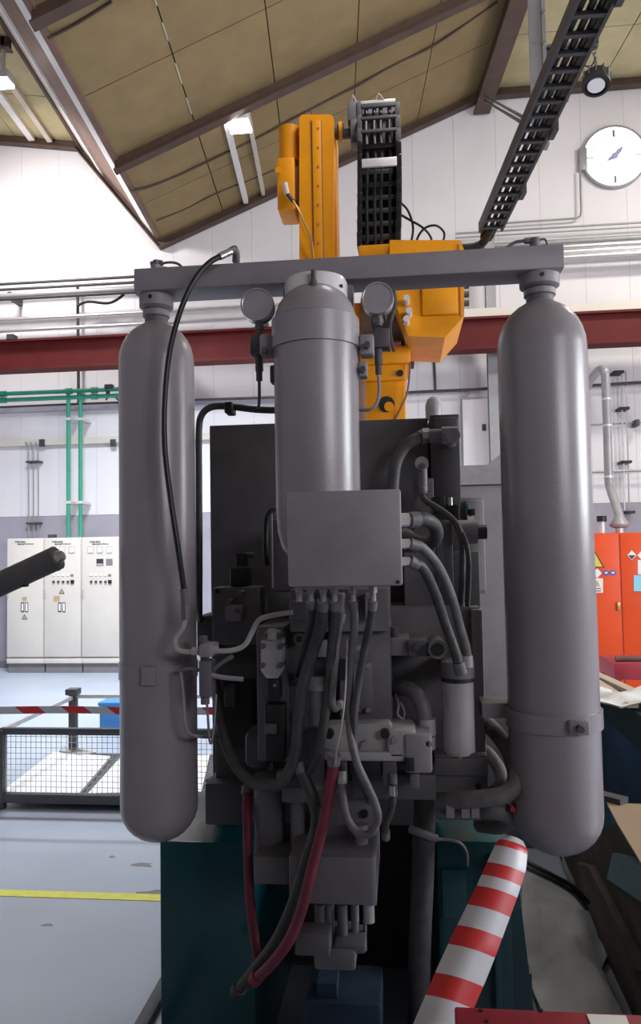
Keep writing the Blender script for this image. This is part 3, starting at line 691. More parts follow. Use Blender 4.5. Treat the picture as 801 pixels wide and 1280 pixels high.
# white board on the wall and grey machine housing at right of the plate
build('white_board', MB().pb(579, 498, 660, 600, 11.12, 11.2, 0.01), 'wall_white', None, label='white board on the far wall left of the right cylinder', cat='board')
t = thing('machine_housing', 'grey sheet-metal machine housing behind the right gas cylinder', 'machine', ground(660, 700, 4.5))
yh = 4.5; z1 = P(600, 582, yh).z
build('body', MB().box(P(470, 700, yh).x, P(735, 700, yh).x, yh, yh+0.8, 0, P(600, 606, yh).z, 0.01), 'grey', t)
build('top_cover', MB().extr([(P(470, 600, yh).x, yh-0.03, P(600, 606, yh).z), (P(738, 600, yh).x, yh-0.03, P(600, 606, yh).z), (P(738, 600, yh).x, yh-0.03, P(640, 566, yh).z), (P(628, 600, yh).x, yh-0.03, P(640, 566, yh).z), (P(608, 600, yh).x, yh-0.03, z1), (P(470, 600, yh).x, yh-0.03, z1)], (0, 0.86, 0)), 'grey_light', t)

# ================================================================== ROBOT (behind the machine)
YR = 5.6
t = thing('industrial_robot', 'large yellow industrial robot arm standing behind the grey machine', 'robot', ground(480, 700, YR+0.2))
build('pedestal', MB().box(P(440, 600, YR).x, P(560, 600, YR).x, YR-0.1, YR+0.7, 0, 1.2, 0.03), 'yellow', t)
cb = MB().pb(455, 470, 511, 900, YR, YR+0.45, 0.02)
column = build('column', cb, 'yellow', t)
build('column_cap', MB().pb(449, 432, 513, 455, YR-0.06, YR+0.5, 0.02).pb(449, 455, 508, 476, YR-0.03, YR+0.45, 0.015), 'yellow', t)
build('access_hole', MB().pf(483, 505, 10, YR-0.012, YR+0.01), 'black', column)
build('access_boss', MB().pf(486, 508, 6, YR-0.03, YR), 'yellow', column)
build('lift_hole', MB().pf(500, 466, 4, YR-0.05, YR, n=14), 'black', t)
build('inner_link', MB().pb(440, 400, 457, 560, YR-0.03, YR+0.3, 0.02), 'gutter_brown', t)
# shoulder housing (right), chamfered below
yz = YR-0.35
pts = [(487, 300), (575, 300), (580, 312), (580, 395), (556, 422), (510, 420), (500, 395), (487, 360)]
build('shoulder_housing', MB().extr([P(x, y, yz) for x, y in pts], (0, 0.7, 0)), 'yellow', t)
build('shoulder_lid', MB().pb(527, 345, 572, 393, yz-0.03, yz, 0.012), 'yellow', t)
build('housing_seam', MB().pb(573.5, 305, 575, 395, yz-0.008, yz+0.05, 0), 'gutter_brown', t)
for py in (357, 368, 379): build('flange_bolt', MB().px_(579, 586, py, yz+0.2, 4, 12), 'pipe_dark', t)
build('top_deck', MB().pb(448, 304, 530, 322, yz+0.05, yz+0.55, 0.01), 'yellow', t)
build('top_block', MB().pb(528, 301, 576, 318, yz+0.02, yz+0.5, 0.01), 'yellow', t)
# wrist drives and dress pack between column and housing
build('arm_joint', MB().px_(384, 456, 405, YR+0.1, 24, 28), 'yellow', t)
build('gear_drum', MB().px_(452, 512, 400, YR+0.1, 28, 28), 'gutter_brown', t)
build('drum_flange', MB().px_(500, 512, 400, YR+0.1, 34, 28), 'grey_mid', t)
for k in range(4):
    build('dress_cable', MB().pt([(462+9*k, 345, yz-0.03), (470+8*k, 380, yz-0.12), (466+7*k, 408, yz-0.12), (474+6*k, 438, yz+0.1)], 2.4, 8), 'hose' if k % 2 else 'rubber', t)
for k, py in enumerate((372, 388, 398)): build('cable_fitting', MB().pf(508+3*(k % 2), py, 4, yz-0.12, yz), 'alu', t)
build('side_cable', MB().pt([(511, 440, YR-0.02), (512, 462, YR-0.05), (509, 490, YR-0.05), (500, 512, YR-0.02), (493, 525, YR)], 1.2, 8), 'gutter_brown', t)
# upright forearm slab
ya = YR-0.15
def slab(x0, x1, y0, y1, rp, n=6):
    pts = []
    for cx_, cy_, a0 in ((x0+rp, y0+rp, 180), (x1-rp, y0+rp, 270)):
        for i in range(n+1):
            an = R(a0+90*i/n); pts.append((cx_+rp*math.cos(an), cy_+rp*math.sin(an)))
    return pts+[(x1, y1), (x0, y1)]
arm = build('forearm', MB().extr([P(x, y, ya) for x, y in slab(374, 417, 143, 430, 6)], (0, 0.42, 0)), 'yellow', t)
build('arm_rib', MB().pb(392, 150, 403, 420, ya-0.012, ya, 0.003), 'yellow', arm)
build('arm_groove', MB().pb(390.6, 150, 391.8, 420, ya-0.004, ya, 0), 'gutter_brown', arm)
build('arm_groove', MB().pb(403.2, 150, 404.4, 420, ya-0.004, ya, 0), 'gutter_brown', arm)
for py in range(160, 330, 24): build('arm_screw', MB().pf(397.5, py, 1.3, ya-0.016, ya-0.01, n=8), 'gutter_brown', arm)
build('arm_side_plate', MB().pb(417, 160, 421, 430, ya+0.08, ya+0.36, 0.004), 'yellow', arm)
build('lower_arm', MB().pb(381, 260, 392, 420, ya+0.1, ya+0.35, 0.01), 'yellow', t)
mo = build('wrist_motor', MB().pc(362, 162, 205, ya+0.12, 14).px_(360, 378, 172, ya+0.12, 9), 'yellow', t)
build('motor_box', MB().pb(346, 196, 368, 262, ya, ya+0.28, 0.015), 'yellow', t)
build('motor_seam', MB().pb(368, 208, 375, 250, ya+0.03, ya+0.2, 0.004), 'gutter_brown', t)
build('box_lug', MB().pf(347.5, 212, 4, ya-0.01, ya+0.05, n=12), 'yellow', t)
build('connector', MB().pt([(356, 229, ya-0.04), (359, 243, ya-0.03)], 3.2, 10, 2, straight=True), 'alu', t)
build('connector_boot', MB().pt([(359, 242, ya-0.03), (366, 251, ya-0.03)], 2.8, 10, 2, straight=True), 'pipe_dark', t)
build('motor_cable', MB().pt([(365, 250, ya-0.03), (373, 262, ya-0.05), (381, 280, ya-0.05), (389, 300, ya-0.04), (392, 325, ya-0.02), (392, 345, ya-0.015)], 1.5, 8), 'brass', t)
build('lifting_eye', MB().pt([(381, 143, ya+0.2), (383, 138.5, ya+0.2), (388, 138.5, ya+0.2), (390, 143, ya+0.2)], 0.9, 8), 'pipe_dark', t)
build('joint_shaft', MB().px_(416, 430, 165, ya+0.1, 9).px_(428, 446, 167, ya+0.1, 6), 'grey_dark', t)
build('joint_nut', MB().px_(424, 428, 165, ya+0.1, 12), 'yellow', t)
# energy chain: links up a gentle arc
ec = thing('energy_chain', 'tall black cable drag chain standing upright on the yellow robot', 'cable chain', tuple(P(473, 305, yz+0.15)))
NL = 11
def chain_y(py):  # top leans away
    u = (py-127)/(306-127); return ya-0.10+0.30*max(0, 0.35-u)**2*4
for i in range(NL):
    y0 = 127+i*(306-127)/NL; y1 = 127+(i+1)*(306-127)/NL+0.8
    Yc_ = chain_y((y0+y1)/2); sh = -1.0+2.2*math.sin(math.pi*i/NL)
    grey_ = 'grey_dark' if i < 3 else 'black_gloss'
    build('side_link', MB().pb(446+sh*0.3, y0, 452+sh*0.3, y1, Yc_, Yc_+0.16, 0.004), grey_, ec)
    build('side_link', MB().pb(494+sh, y0, 501+sh, y1, Yc_, Yc_+0.16, 0.004), grey_, ec)
    if i < 3:
        build('crossbar', MB().pb(451, y0+1, 496+sh, y0+(4.5 if i else 6), Yc_-0.004, Yc_+0.02, 0.002), grey_, ec)
    elif i == 4:
        build('crossbar', MB().pb(452, y0+5, 496, y0+15.5, Yc_-0.012, Yc_+0.01, 0.002), 'alu', ec)
    else:
        build('crossbar', MB().pb(452, y0+3, 496, y0+9, Yc_+0.06, Yc_+0.08, 0.002), 'black', ec)
build('back_cover', MB().pb(450, 140, 498, 305, ya+0.06, ya+0.075, 0.002), 'black', ec)
build('top_clamp', MB().pb(450, 124.5, 494, 129, chain_y(127)-0.01, chain_y(127)+0.15, 0.003), 'alu', ec)
for k, px in enumerate((458, 468, 476, 487)):
    build('chain_cable', MB().pt([(px, 128, ya+0.10), (px-1, 160, ya+0.03), (px+1, 200, ya-0.02), (px, 250, ya-0.03), (px+1, 304, ya-0.03)], 2.6, 8), 'rubber', ec)
build('end_bracket', MB().pb(434, 126, 449, 150, ya+0.02, ya+0.2, 0.006).pb(438, 148, 447, 178, ya+0.02, ya+0.15, 0.006), 'grey_mid', ec)
build('loose_strap', MB().pt([(440, 127, ya+0.05), (441, 119, ya+0.03), (445, 127, ya+0.04)], 0.7, 6).pt([(470, 125, ya+0.05), (473, 117, ya+0.02), (480, 125, ya+0.04)], 0.7, 6), 'alu', ec)
# loose cables by the chain
YQ = yz+0.3
for k, (pts, lab) in enumerate((
    ([(500, 253, YQ), (509, 262, YQ-0.05), (515, 277, YQ-0.05), (516, 290, YQ), (513, 306, YQ)], 'black cable curving down nearest the drag chain'),
    ([(500, 268, YQ), (512, 275, YQ-0.05), (526, 283, YQ-0.05), (537, 294, YQ), (542, 309, YQ)], 'black cable slanting from the drag chain to the deck'),
    ([(519, 306, YQ), (524, 293, YQ-0.05), (533, 284, YQ-0.06), (545, 282, YQ-0.06), (554, 289, YQ), (555, 297, YQ), (552, 304, YQ)], 'black cable looping over the yellow robot deck'))):
    build('robot_cable', MB().pt(pts, 1.5, 8), 'rubber', None, label=lab, cat='cable', group='cables on the robot')

# ================================================================== THE GREY HYDRAULIC MACHINE
mc = thing('hydraulic_machine', 'dark grey hydraulic press unit on a teal steel base', 'machine', ground(420, 900, 2.7))
def mp(nm, mb, m, par=None, **k): return build(nm, mb, m, par or mc, **k)
def gx(px, py, Y): return P(px, py, Y).x
# teal base: two pillars with a dark recess between, long deck behind
ztop = P(230, 1052, 2.42).z
mp('base_pillar', MB().box(gx(200, 1150, 2.42), gx(318, 1150, 2.42), 2.42, 4.2, 0, ztop, 0.006), 'teal')
mp('base_pillar', MB().box(gx(548, 1150, 2.46), gx(640, 1150, 2.46), 2.46, 4.2, 0, P(600, 1052, 2.46).z, 0.006), 'teal')
mp('base_web', MB().box(gx(318, 1150, 2.42), gx(548, 1150, 2.42), 3.2, 3.25, 0, ztop), 'grey_dark')
mp('base_deck', MB().box(gx(318, 1150, 2.42), gx(548, 1150, 2.42), 3.1, 4.2, ztop-0.04, ztop), 'teal')
mp('base_foot', MB().box(gx(548, 1150, 2.46)+0.05, gx(655, 1150, 2.6)+0.02, 2.6, 4.2, 0, 0.32, 0.006), 'teal')
mp('gusset', MB().extr([P(636, 1105, 2.52), P(648, 1105, 2.52), P(668, 1270, 2.52), P(636, 1270, 2.52)], (0, 0.03, 0)), 'teal')
mp('base_rib', MB().pb(618, 1075, 626, 1300, 2.40, 2.46, 0.004), 'teal')
mp('base_plate', MB().pb(552, 1088, 584, 1150, 2.44, 2.46, 0.004), 'teal')
# frame plates
mp('back_plate', MB().pb(264, 527, 541, 1030, 2.62, 3.1, 0.004), 'grey_dark')  # shade on the plate put into a darker grey paint
mp('end_plate', MB().pb(540, 518, 577, 770, 2.60, 3.15, 0.004), 'grey_dark')
mp('end_rib', MB().pb(543, 521, 573, 546, 2.585, 2.60, 0.006), 'grey_mid')
mp('left_cheek', MB().pb(269, 830, 330, 1032, 2.46, 2.64, 0.004), 'grey_dark')
mp('left_flange', MB().pb(256, 980, 314, 1032, 2.40, 2.6, 0.006), 'grey_dark')
mp('flange_bracket', MB().pb(257, 974, 270, 1003, 2.46, 2.50, 0.004), 'grey_light')
for py in (986, 996): mp('bracket_hole', MB().pf(264, py, 2.2, 2.455, 2.465, n=10), 'black')
vb = mp('valve_plate', MB().pb(265, 734, 326, 806, 2.34, 2.46, 0.006), 'grey_mid')
build('bolt_hole', MB().pf(272, 739, 3, 2.335, 2.345, n=12), 'black', vb)
mp('valve_boss', MB().pb(281, 757, 301, 777, 2.29, 2.34, 0.006), 'grey')
for (px, py) in ((285, 752), (299, 741), (296, 764)): mp('cap_screw', MB().pf(px, py, 3, 2.28, 2.34, n=12), 'grey_mid')
mp('pilot_solenoid', MB().pb(287, 710, 309, 733, 2.36, 2.44, 0.006), 'black')
mp('solenoid_plug', MB().pb(294, 691, 306, 708, 2.36, 2.42, 0.004), 'black')
mp('plug_neck', MB().px_(305, 318, 694, 2.39, 3.5), 'grey_dark')
mp('left_tank', MB().pb(246, 770, 268, 815, 2.44, 2.6, 0.004), 'grey_dark')
mp('cheek_pocket', MB().pb(274, 850, 318, 935, 2.44, 2.46, 0.004), 'black')
mp('pocket_lug', MB().pb(280, 858, 294, 884, 2.40, 2.46, 0.004), 'grey_dark')
rf = mp('right_frame', MB().pb(481, 759, 603, 948, 2.34, 2.6, 0.005), 'grey_mid')
build('bolt_hole', MB().pf(590, 770, 3.2, 2.335, 2.345, n=12), 'black', rf)
mp('frame_edge', MB().pb(592, 762, 606, 990, 2.31, 2.35, 0.004), 'grey')
lf = mp('frame_foot', MB().pb(543, 944, 610, 992, 2.27, 2.56, 0.005), 'grey_mid')
build('bolt_hole', MB().pf(598, 984, 3.2, 2.265, 2.275, n=12), 'black', lf)
mp('foot_step', MB().pb(543, 948, 610, 970, 2.255, 2.27, 0.003), 'grey_mid')
cbk = mp('centre_block', MB().pb(424, 778, 489, 918, 2.12, 2.34, 0.006), 'grey_mid')
build('cover_plate', MB().pb(441, 829, 466, 892, 2.105, 2.12, 0.004), 'grey_mid', cbk)
for (px, py) in ((460, 832), (460, 888), (447, 810), (446, 888)): build('cap_screw', MB().pf(px, py, 3.2, 2.09, 2.12, n=12), 'grey', cbk)
mp('block_ledge', MB().pb(440, 775, 488, 784, 2.10, 2.2, 0.004), 'grey')
mp('upper_panel', MB().pb(505, 690, 600, 762, 2.42, 2.6, 0.005), 'grey_mid')
st = mp('bracket_strip', MB().pb(517, 598, 543, 720, 2.44, 2.47, 0.003), 'grey_mid')
build('bolt_hole', MB().pf(553, 693, 3, 2.415, 2.425, n=12), 'black', st)
mp('upright_bar', MB().pb(546, 650, 566, 735, 2.40, 2.42, 0.003), 'grey_mid')
mp('valve_actuator', MB().px_(565, 596, 665, 2.38, 15), 'grey')
mp('terminal_cluster', MB().pb(543, 620, 556, 642, 2.42, 2.46, 0.004), 'black')
mp('terminal_cluster', MB().pb(558, 630, 574, 650, 2.42, 2.46, 0.004), 'black')
mp('terminal_post', MB().pc(563, 622, 632, 2.42, 2.5), 'alu')
mp('piston_sleeve', MB().pb(339, 648, 370, 740, 2.30, 2.5, 0.01), 'grey_mid')
mp('sleeve_rod', MB().pc(340, 642, 735, 2.28, 1.2), 'grey_light')
# manifold between the cables
mp('manifold_block', MB().pb(362, 736, 486, 790, 2.08, 2.4, 0.006), 'grey_mid')
for px, w_ in ((376, 14), (420, 10), (456, 10)):
    mp('manifold_port', MB().pb(px, 742, px+w_, 775, 2.03, 2.08, 0.004), 'grey')
mp('side_block', MB().pb(361, 752, 388, 776, 2.0, 2.08, 0.004), 'grey_mid')
mp('mid_block', MB().pb(385, 790, 428, 870, 2.2, 2.4, 0.005), 'grey_dark')
mp('mid_insert', MB().pb(396, 800, 412, 822, 2.14, 2.2, 0.005), 'grey')
mp('mid_pipe', MB().pc(394, 858, 985, 2.2, 11), 'grey_mid')
mp('pipe_collar', MB().pc(394, 844, 862, 2.2, 14), 'grey')
mp('mid_window', MB().pb(424, 825, 432, 850, 2.105, 2.13, 0), 'black')
# valve carrier
vc = mp('valve_carrier', MB().pb(321, 783, 357, 952, 2.12, 2.40, 0.006), 'grey_mid')
mp('carrier_wing', MB().pb(357, 786, 392, 965, 2.18, 2.40, 0.005), 'grey_dark')
mp('eye_fitting', MB().lathe([(5, 0), (14, 0), (15, 1), (15, 4), (5, 4)], (0, 0, 0), (0, 1, 0), 20) if False else MB().pf(374, 799, 8, 2.10, 2.2), 'grey_mid')
mp('eye_bore', MB().pf(374, 799, 4, 2.095, 2.105), 'black')
hv = thing('directional_valve', 'pale grey valve body bolted upright on the dark carrier plate', 'valve', tuple(P(339, 850, 2.08)))
k8 = [(331, 790), (347, 790), (349, 797), (353, 801), (353, 838), (347, 848), (333, 848), (326, 838), (326, 801), (330, 797)]
build('body', MB().extr([P(x, y, 2.06) for x, y in k8], (0, 0.055, 0)), 'grey_light', hv)
for (px, py) in ((330, 796), (349, 796), (328, 808), (350, 808), (328, 832), (350, 832)): build('cap_screw', MB().pf(px, py, 3.4, 2.05, 2.11, n=12), 'grey_dark', hv)
build('top_cap', MB().pb(334, 786, 345, 800, 2.045, 2.06, 0.003), 'grey_light', hv)
build('solenoid', MB().pb(333, 849, 349, 876, 2.06, 2.12, 0.006), 'black', hv)
build('screw', MB().pf(343, 857, 2, 2.05, 2.06, n=10), 'steel', hv)
build('coil', MB().pb(330, 880, 356, 952, 2.07, 2.12, 0.008), 'black', hv)
build('coil_band', MB().pb(331, 905, 345, 918, 2.055, 2.07, 0.004), 'grey_dark', hv)
# lower cylinder group
mp('lower_cylinder', MB().pc(337, 968, 1072, 2.26, 19), 'grey_mid')
mp('lower_boss', MB().pb(305, 915, 336, 962, 2.3, 2.42, 0.02), 'grey_mid')
mp('tie_column', MB().pc(372, 1000, 1072, 2.22, 9), 'grey_mid')
mp('tie_head', MB().pb(352, 985, 392, 1004, 2.17, 2.28, 0.004), 'grey_mid')
mp('slide_plate', MB().pb(388, 975, 470, 1072, 2.2, 2.4, 0.005), 'grey_mid')
mp('plate_port', MB().pf(455, 1018, 5, 2.19, 2.21, n=14), 'black')
mp('plate_rod', MB().pc(452, 1030, 1072, 2.15, 8), 'grey')
mp('cross_block', MB().pb(361, 1071, 466, 1131, 2.05, 2.4, 0.005), 'grey_mid')  # block, edge and side plate a step darker, shade put into the paint
mp('block_edge', MB().pb(459, 1071, 470, 1133, 2.06, 2.38, 0.004), 'grey')
mp('side_plate', MB().pb(317, 1071, 361, 1106, 2.14, 2.4, 0.004), 'grey_mid')
mp('rod_end', MB().pc(461, 1130, 1152, 2.1, 7), 'grey_light')
for k_, px in enumerate((400, 413, 428, 444)):
    mp('guide_rod', MB().pc(px, 1130, 1188, 2.14+0.02*(k_ % 2), 5 if k_ % 2 else 6.5), 'grey' if k_ % 2 else 'grey_mid')
mp('thin_rod', MB().pc(456, 1150, 1188, 2.16, 2.2), 'grey_mid')
mp('rod_plate', MB().pb(418, 1182, 456, 1192, 2.08, 2.2, 0.003), 'grey_mid')
mp('end_block', MB().pb(392, 1188, 444, 1214, 2.07, 2.24, 0.008), 'grey_mid')  # darker grey here too, shade of the lower zone painted in
mp('limit_switch', MB().pb(368, 1168, 412, 1196, 2.03, 2.10, 0.006), 'grey_dark')
mp('support_stem', MB().box(gx(400, 1230, 2.2), gx(424, 1230, 2.2), 2.12, 2.2, 0.30, P(418, 1210, 2.2).z), 'blue_cloth')
bl = P(425, 1275, 2.2)
build('oil_drip_bin', MB().box(bl.x-0.085, bl.x+0.12, 2.10, 2.30, 0, P(425, 1254, 2.1).z, 0.01), 'blue_cloth', None, label='dark blue bin in the shadow under the press unit', cat='bin')
# big dark downpipe
t = thing('drain_hose', 'thick dark vertical hose dropping between the teal base pillars', 'hose', ground(528, 1100, 2.3))
build('hose_body', MB().tube([P(535, 975, 2.3), P(531, 1010, 2.3), P(528, 1100, 2.3), P(524, 1200, 2.3), Vector((P(522, 1280, 2.3).x, 2.3, 0.18)), Vector((P(522, 1280, 2.3).x, 2.32, 0.0))], 14*S(528, 1100, 2.3), 16, 4), 'hose', t)
build('hose_clamp', MB().pt([(512, 1036, 2.26), (528, 1042, 2.25), (545, 1048, 2.27)], 5, 10, 3), 'grey_mid', t)
build('drain_line', MB().pt([(544, 1049, 2.28), (560, 1050, 2.36), (575, 1054, 2.4), (583, 1066, 2.42), (584, 1082, 2.43)], 2, 8), 'grey_mid', t)
# control box on the right
t = thing('push_button_box', 'small grey control box with a black knob at the machine side', 'control box', tuple(P(594, 742, 2.5)))
build('enclosure', MB().pb(572, 622, 606, 742, 2.64, 2.86, 0.004), 'grey', t)
build('side_panel', MB().pb(584, 625, 606, 738, 2.60, 2.64, 0.003), 'grey_light', t)
build('knob', MB().px_(595, 608, 665, 2.5, 9, 18), 'black', t)
build('knob_collar', MB().px_(586, 596, 665, 2.5, 12, 18), 'grey', t)
build('button', MB().px_(584, 592, 650, 2.57, 6, 16), 'dial', t)
build('button_black', MB().pb(586, 636, 594, 644, 2.55, 2.6, 0.003), 'black', t)
build('green_tag', MB().pb(584, 630, 587, 646, 2.58, 2.60, 0.001), 'green_label', t)
build('warning_tag', MB().pb(590, 722, 597, 752, 2.45, 2.60, 0.001), 'dial', t)
build('tag_print', MB().pb(591.5, 728, 595.5, 734, 2.446, 2.45, 0), 'tape_red', t)
build('lower_knob', MB().pb(590, 700, 597, 712, 2.56, 2.6, 0.004), 'black', t)
# white domed cap on the plate
q = P(542, 518, 2.9)
build('breather_cap', MB().lathe([(10*S(542, 518, 2.9), -0.02), (10.5*S(542, 518, 2.9), 0.02), (10*S(542, 518, 2.9), 0.04), (7.5*S(542, 518, 2.9), 0.058), (3*S(542, 518, 2.9), 0.067), (0, 0.069)], (q.x, q.y, q.z), (0, 0, 1), 24), 'grey_light', None, label='pale domed breather cap on top of the dark plate', cat='cap')

# ------------------------------------------------------------------ gas cylinders
YT = 2.19
def cylinder(px, ytop, ybot, rp, label, extra):
    ym = (ytop+ybot)/2; c0 = P(px, ym, YT); k = S(px, ym, YT); r = rp*k
    zt = P(px, ytop, YT).z; zb = P(px, ybot, YT-0.0).z
    t = thing('gas_cylinder', label, 'gas cylinder', (c0.x, YT, zb), group='grey gas cylinders')
    prof_ = []
    hb = r*0.92
    for i in range(9): a_ = math.pi/2*i/8; prof_.append((r*math.sin(a_) if i else 0, hb*(1-math.cos(a_))))
    H = zt-zb; ht = r*1.15
    for i in range(9):
        a_ = math.pi/2*i/8; prof_.append((max(r*math.cos(a_), r*0.30), H-ht+ht*math.sin(a_)*0.985))
    b_ = build('body', MB().lathe(prof_, (c0.x, YT, zb), (0, 0, 1), 48), 'tank', t, sharp=45)
    return t, c0.x, r, zb, zt, k
tL, xl_, rl_, zbl, ztl, kl = cylinder(197.5, 402, 1050, 47, 'left tall grey gas cylinder hanging from the beam end', None)
tR, xr_, rr_, zbr, ztr, kr = cylinder(686, 375, 1066, 55, 'right tall grey gas cylinder, larger, with clamp band and bolt', None)
def ring(t, x, r, z0, z1, nm, m='tank', th=0.006):
    return build(nm, MB().lathe([(r, z0), (r+th, z0), (r+th, z1), (r, z1)], (x, YT, 0), (0, 0, 1), 48), m, t)
# beam
zb0 = P(400, 351, 2.13).z; zb1 = P(400, 322, 2.13).z
bxa = P(167, 350, 2.13).x; bxb = P(705, 316, 2.13).x
bt_ = thing('manifold_beam', 'grey square steel beam carrying the three gas cylinders', 'beam', ((bxa+bxb)/2, 2.19, zb0))
build('beam_body', MB().box(bxa, bxb, 2.13, 2.25, zb0, zb1, 0.004), 'grey', bt_)
for (x, r, k, zt, t) in ((xl_, rl_, kl, ztl, tL), (xr_, rr_, kr, ztr, tR)):
    h = zb0-zt
    build('neck', MB().cyl((x, YT, zt-0.03), (x, YT, zt+h*0.45), r*0.31, None, 28), 'grey_mid', t)
    build('neck_ring', MB().lathe([(r*0.30, 0), (r*0.36, 0.004), (r*0.36, h*0.28), (r*0.30, h*0.32)], (x, YT, zt+h*0.12), (0, 0, 1), 28), 'grey', t)
    nt_ = build('collar', MB().lathe([(r*0.34, 0), (r*0.45, 0.008), (r*0.46, h*0.55), (r*0.46, h*0.56)], (x, YT, zt+h*0.44), (0, 0, 1), 32), 'grey', t)
    build('set_screw_hole', MB().cyl((x-0.002, YT-r*0.47, zt+h*0.80), (x-0.002, YT-r*0.40, zt+h*0.80), 0.006, None, 12), 'black', nt_)
ring(tL, xl_, rl_, P(197, 846, YT).z, P(197, 826, YT).z, 'clamp_band', 'tank', 0.003)
cbnd = ring(tR, xr_, rr_, P(690, 906, YT).z, P(690, 884, YT).z, 'clamp_band', 'tank', 0.007)
zc = P(690, 895, YT).z
build('band_lug', MB().box(xr_+0.012, xr_+0.062, YT-rr_-0.022, YT-rr_+0.01, zc-0.018, zc+0.018, 0.004), 'grey', tR)
build('band_bolt', MB().cyl((xr_+0.037, YT-rr_-0.04, zc), (xr_+0.037, YT-rr_-0.02, zc), 0.010, None, 6), 'grey_dark', tR)
build('support_arm', MB().box(gx(600, 888, 2.25), xr_-rr_*0.85, 2.20, 2.30, P(620, 898, 2.2).z, P(620, 879, 2.2).z, 0.003), 'grey', tR)
build('band_tab', MB().box(xl_-0.01, xl_+0.03, YT-rl_-0.012, YT-rl_+0.01, P(197, 848, YT).z, P(197, 826, YT).z, 0.002), 'tank', tL)
# fittings on the beam
def on_beam(px, h, r, m='grey', Y=2.17):
    x = P(px, 325, Y).x; return MB().cyl((x, Y, zb1-0.002), (x, Y, zb1+h), r, None, 14)
build('plug', on_beam(195, 0.02, 0.016), 'grey', bt_); build('plug', on_beam(206, 0.012, 0.012), 'grey', bt_)
build('plug', on_beam(183, 0.01, 0.01), 'grey', bt_)
for px in (369, 418, 655, 683): build('plug', on_beam(px, 0.010, 0.011), 'grey_dark', bt_)
xw = P(196, 330, 2.17).x
build('top_fitting', MB().cyl((xw, 2.17, zb1), (xw, 2.17, zb1+0.035), 0.013, None, 6).cyl((xw-0.018, 2.17, zb1+0.025), (xw+0.018, 2.17, zb1+0.027), 0.009, None, 12), 'grey_mid', bt_)
build('bleed_line', MB().tube([(xw+0.018, 2.17, zb1+0.026), (xw+0.04, 2.17, zb1+0.028), (xw+0.065, 2.17, zb1+0.022), (xw+0.085, 2.17, zb1+0.002)], 0.004, 8), 'grey_mid', bt_)
xw = P(668, 300, 2.17).x
build('top_fitting', MB().cyl((xw, 2.17, zb1), (xw, 2.17, zb1+0.034), 0.014, None, 12).cyl((xw-0.028, 2.17, zb1+0.03), (xw+0.012, 2.17, zb1+0.031), 0.009, None, 6), 'grey_mid', bt_)
build('bleed_line', MB().tube([(xw-0.028, 2.17, zb1+0.03), (xw-0.055, 2.17, zb1+0.027), (xw-0.075, 2.17, zb1+0.014), (xw-0.085, 2.17, zb1+0.0)], 0.005, 8), 'grey_mid', bt_)
build('vent_wire', MB().tube([(xw+0.012, 2.17, zb1+0.03), (xw+0.03, 2.17, zb1+0.03), (xw+0.036, 2.17, zb1+0.0)], 0.003, 8), 'grey_mid', bt_)
# elbow for the black hose
build('hose_elbow', MB().pt([(295, 327, 2.14), (295, 317, 2.12), (292, 311, 2.1)], 5, 12, 4).pt([(293, 311, 2.1), (283, 317, 2.08)], 4.4, 6, 2, straight=True), 'grey_mid', bt_)
t = thing('pressure_hose', 'long thin black hose arching down in front of left gas cylinder', 'hose', tuple(P(231, 775, 2.03)))
build('hose_body', MB().pt([(284, 317, 2.08), (262, 328, 2.05), (242, 352, 2.03), (225, 390, 2.02), (212, 440, 2.02), (206, 500, 2.02), (206, 560, 2.02), (213, 622, 2.02), (222, 682, 2.02), (230, 738, 2.03)], 3.6, 12, 8), 'rubber', t)
build('upper_ferrule', MB().pt([(288, 314.5, 2.09), (274, 321, 2.065)], 4.6, 12, 2, straight=True), 'steel', t)
build('lower_ferrule', MB().pt([(230, 736, 2.03), (231.5, 756, 2.03)], 5, 12, 2, straight=True), 'grey_mid', t)
build('swivel_nut', MB().pt([(231.5, 756, 2.03), (232, 774, 2.03)], 6, 6, 2, straight=True), 'grey_mid', t)

# ------------------------------------------------------------------ centre cylinder
YC = 2.0; c0 = P(396, 520, YC); kc = S(396, 520, YC); zz = lambda y: P(396, y, YC).z
t = thing('centre_accumulator', 'middle grey accumulator cylinder in front of the beam', 'gas cylinder', (c0.x, YC, zz(715)))
base = zz(715)
prof_ = [(0, zz(716)), (20*kc, zz(712)), (36*kc, zz(700)), (46*kc, zz(684)), (51*kc, zz(664)), (52.5*kc, zz(640)), (53*kc, zz(437)), (52*kc, zz(402)), (50*kc, zz(392)), (46*kc, zz(382)), (38*kc, zz(371)), (27*kc, zz(363)), (14*kc, zz(359)), (0, zz(358))]
build('body', MB().lathe(prof_, (c0.x, YC, 0), (0, 0, 1), 56), 'tank', t, sharp=45)
band = build('clamp_band', MB().lathe([(52*kc, zz(438)), (55.5*kc, zz(438)), (55*kc, zz(402)), (51.5*kc, zz(400))], (c0.x, YC, 0), (0, 0, 1), 56), 'tank', t)
build('cap_ring', MB().lathe([(30*kc, zz(384)), (40*kc, zz(384)), (40.5*kc, zz(352)), (38*kc, zz(346)), (10*kc, zz(345))], (c0.x, YC+0.035, 0), (0, 0, 1), 40), 'alu', t, label='bright aluminium ring')
build('ring_print', MB().box(c0.x+30*kc, c0.x+36*kc, YC-0.018, YC-0.010, zz(363), zz(360)), 'ink', t)
build('valve_stub', MB().pc(392, 338, 352, 1.935, 3.5).pc(392, 350, 368, 1.935, 9, 4), 'grey_dark', t)
for (a_, b_) in ((449, 467), (324, 344)):
    build('clamp_tab', MB().pb(a_, 417, b_, 443, YC-0.02, YC+0.03, 0.006), 'grey', t)
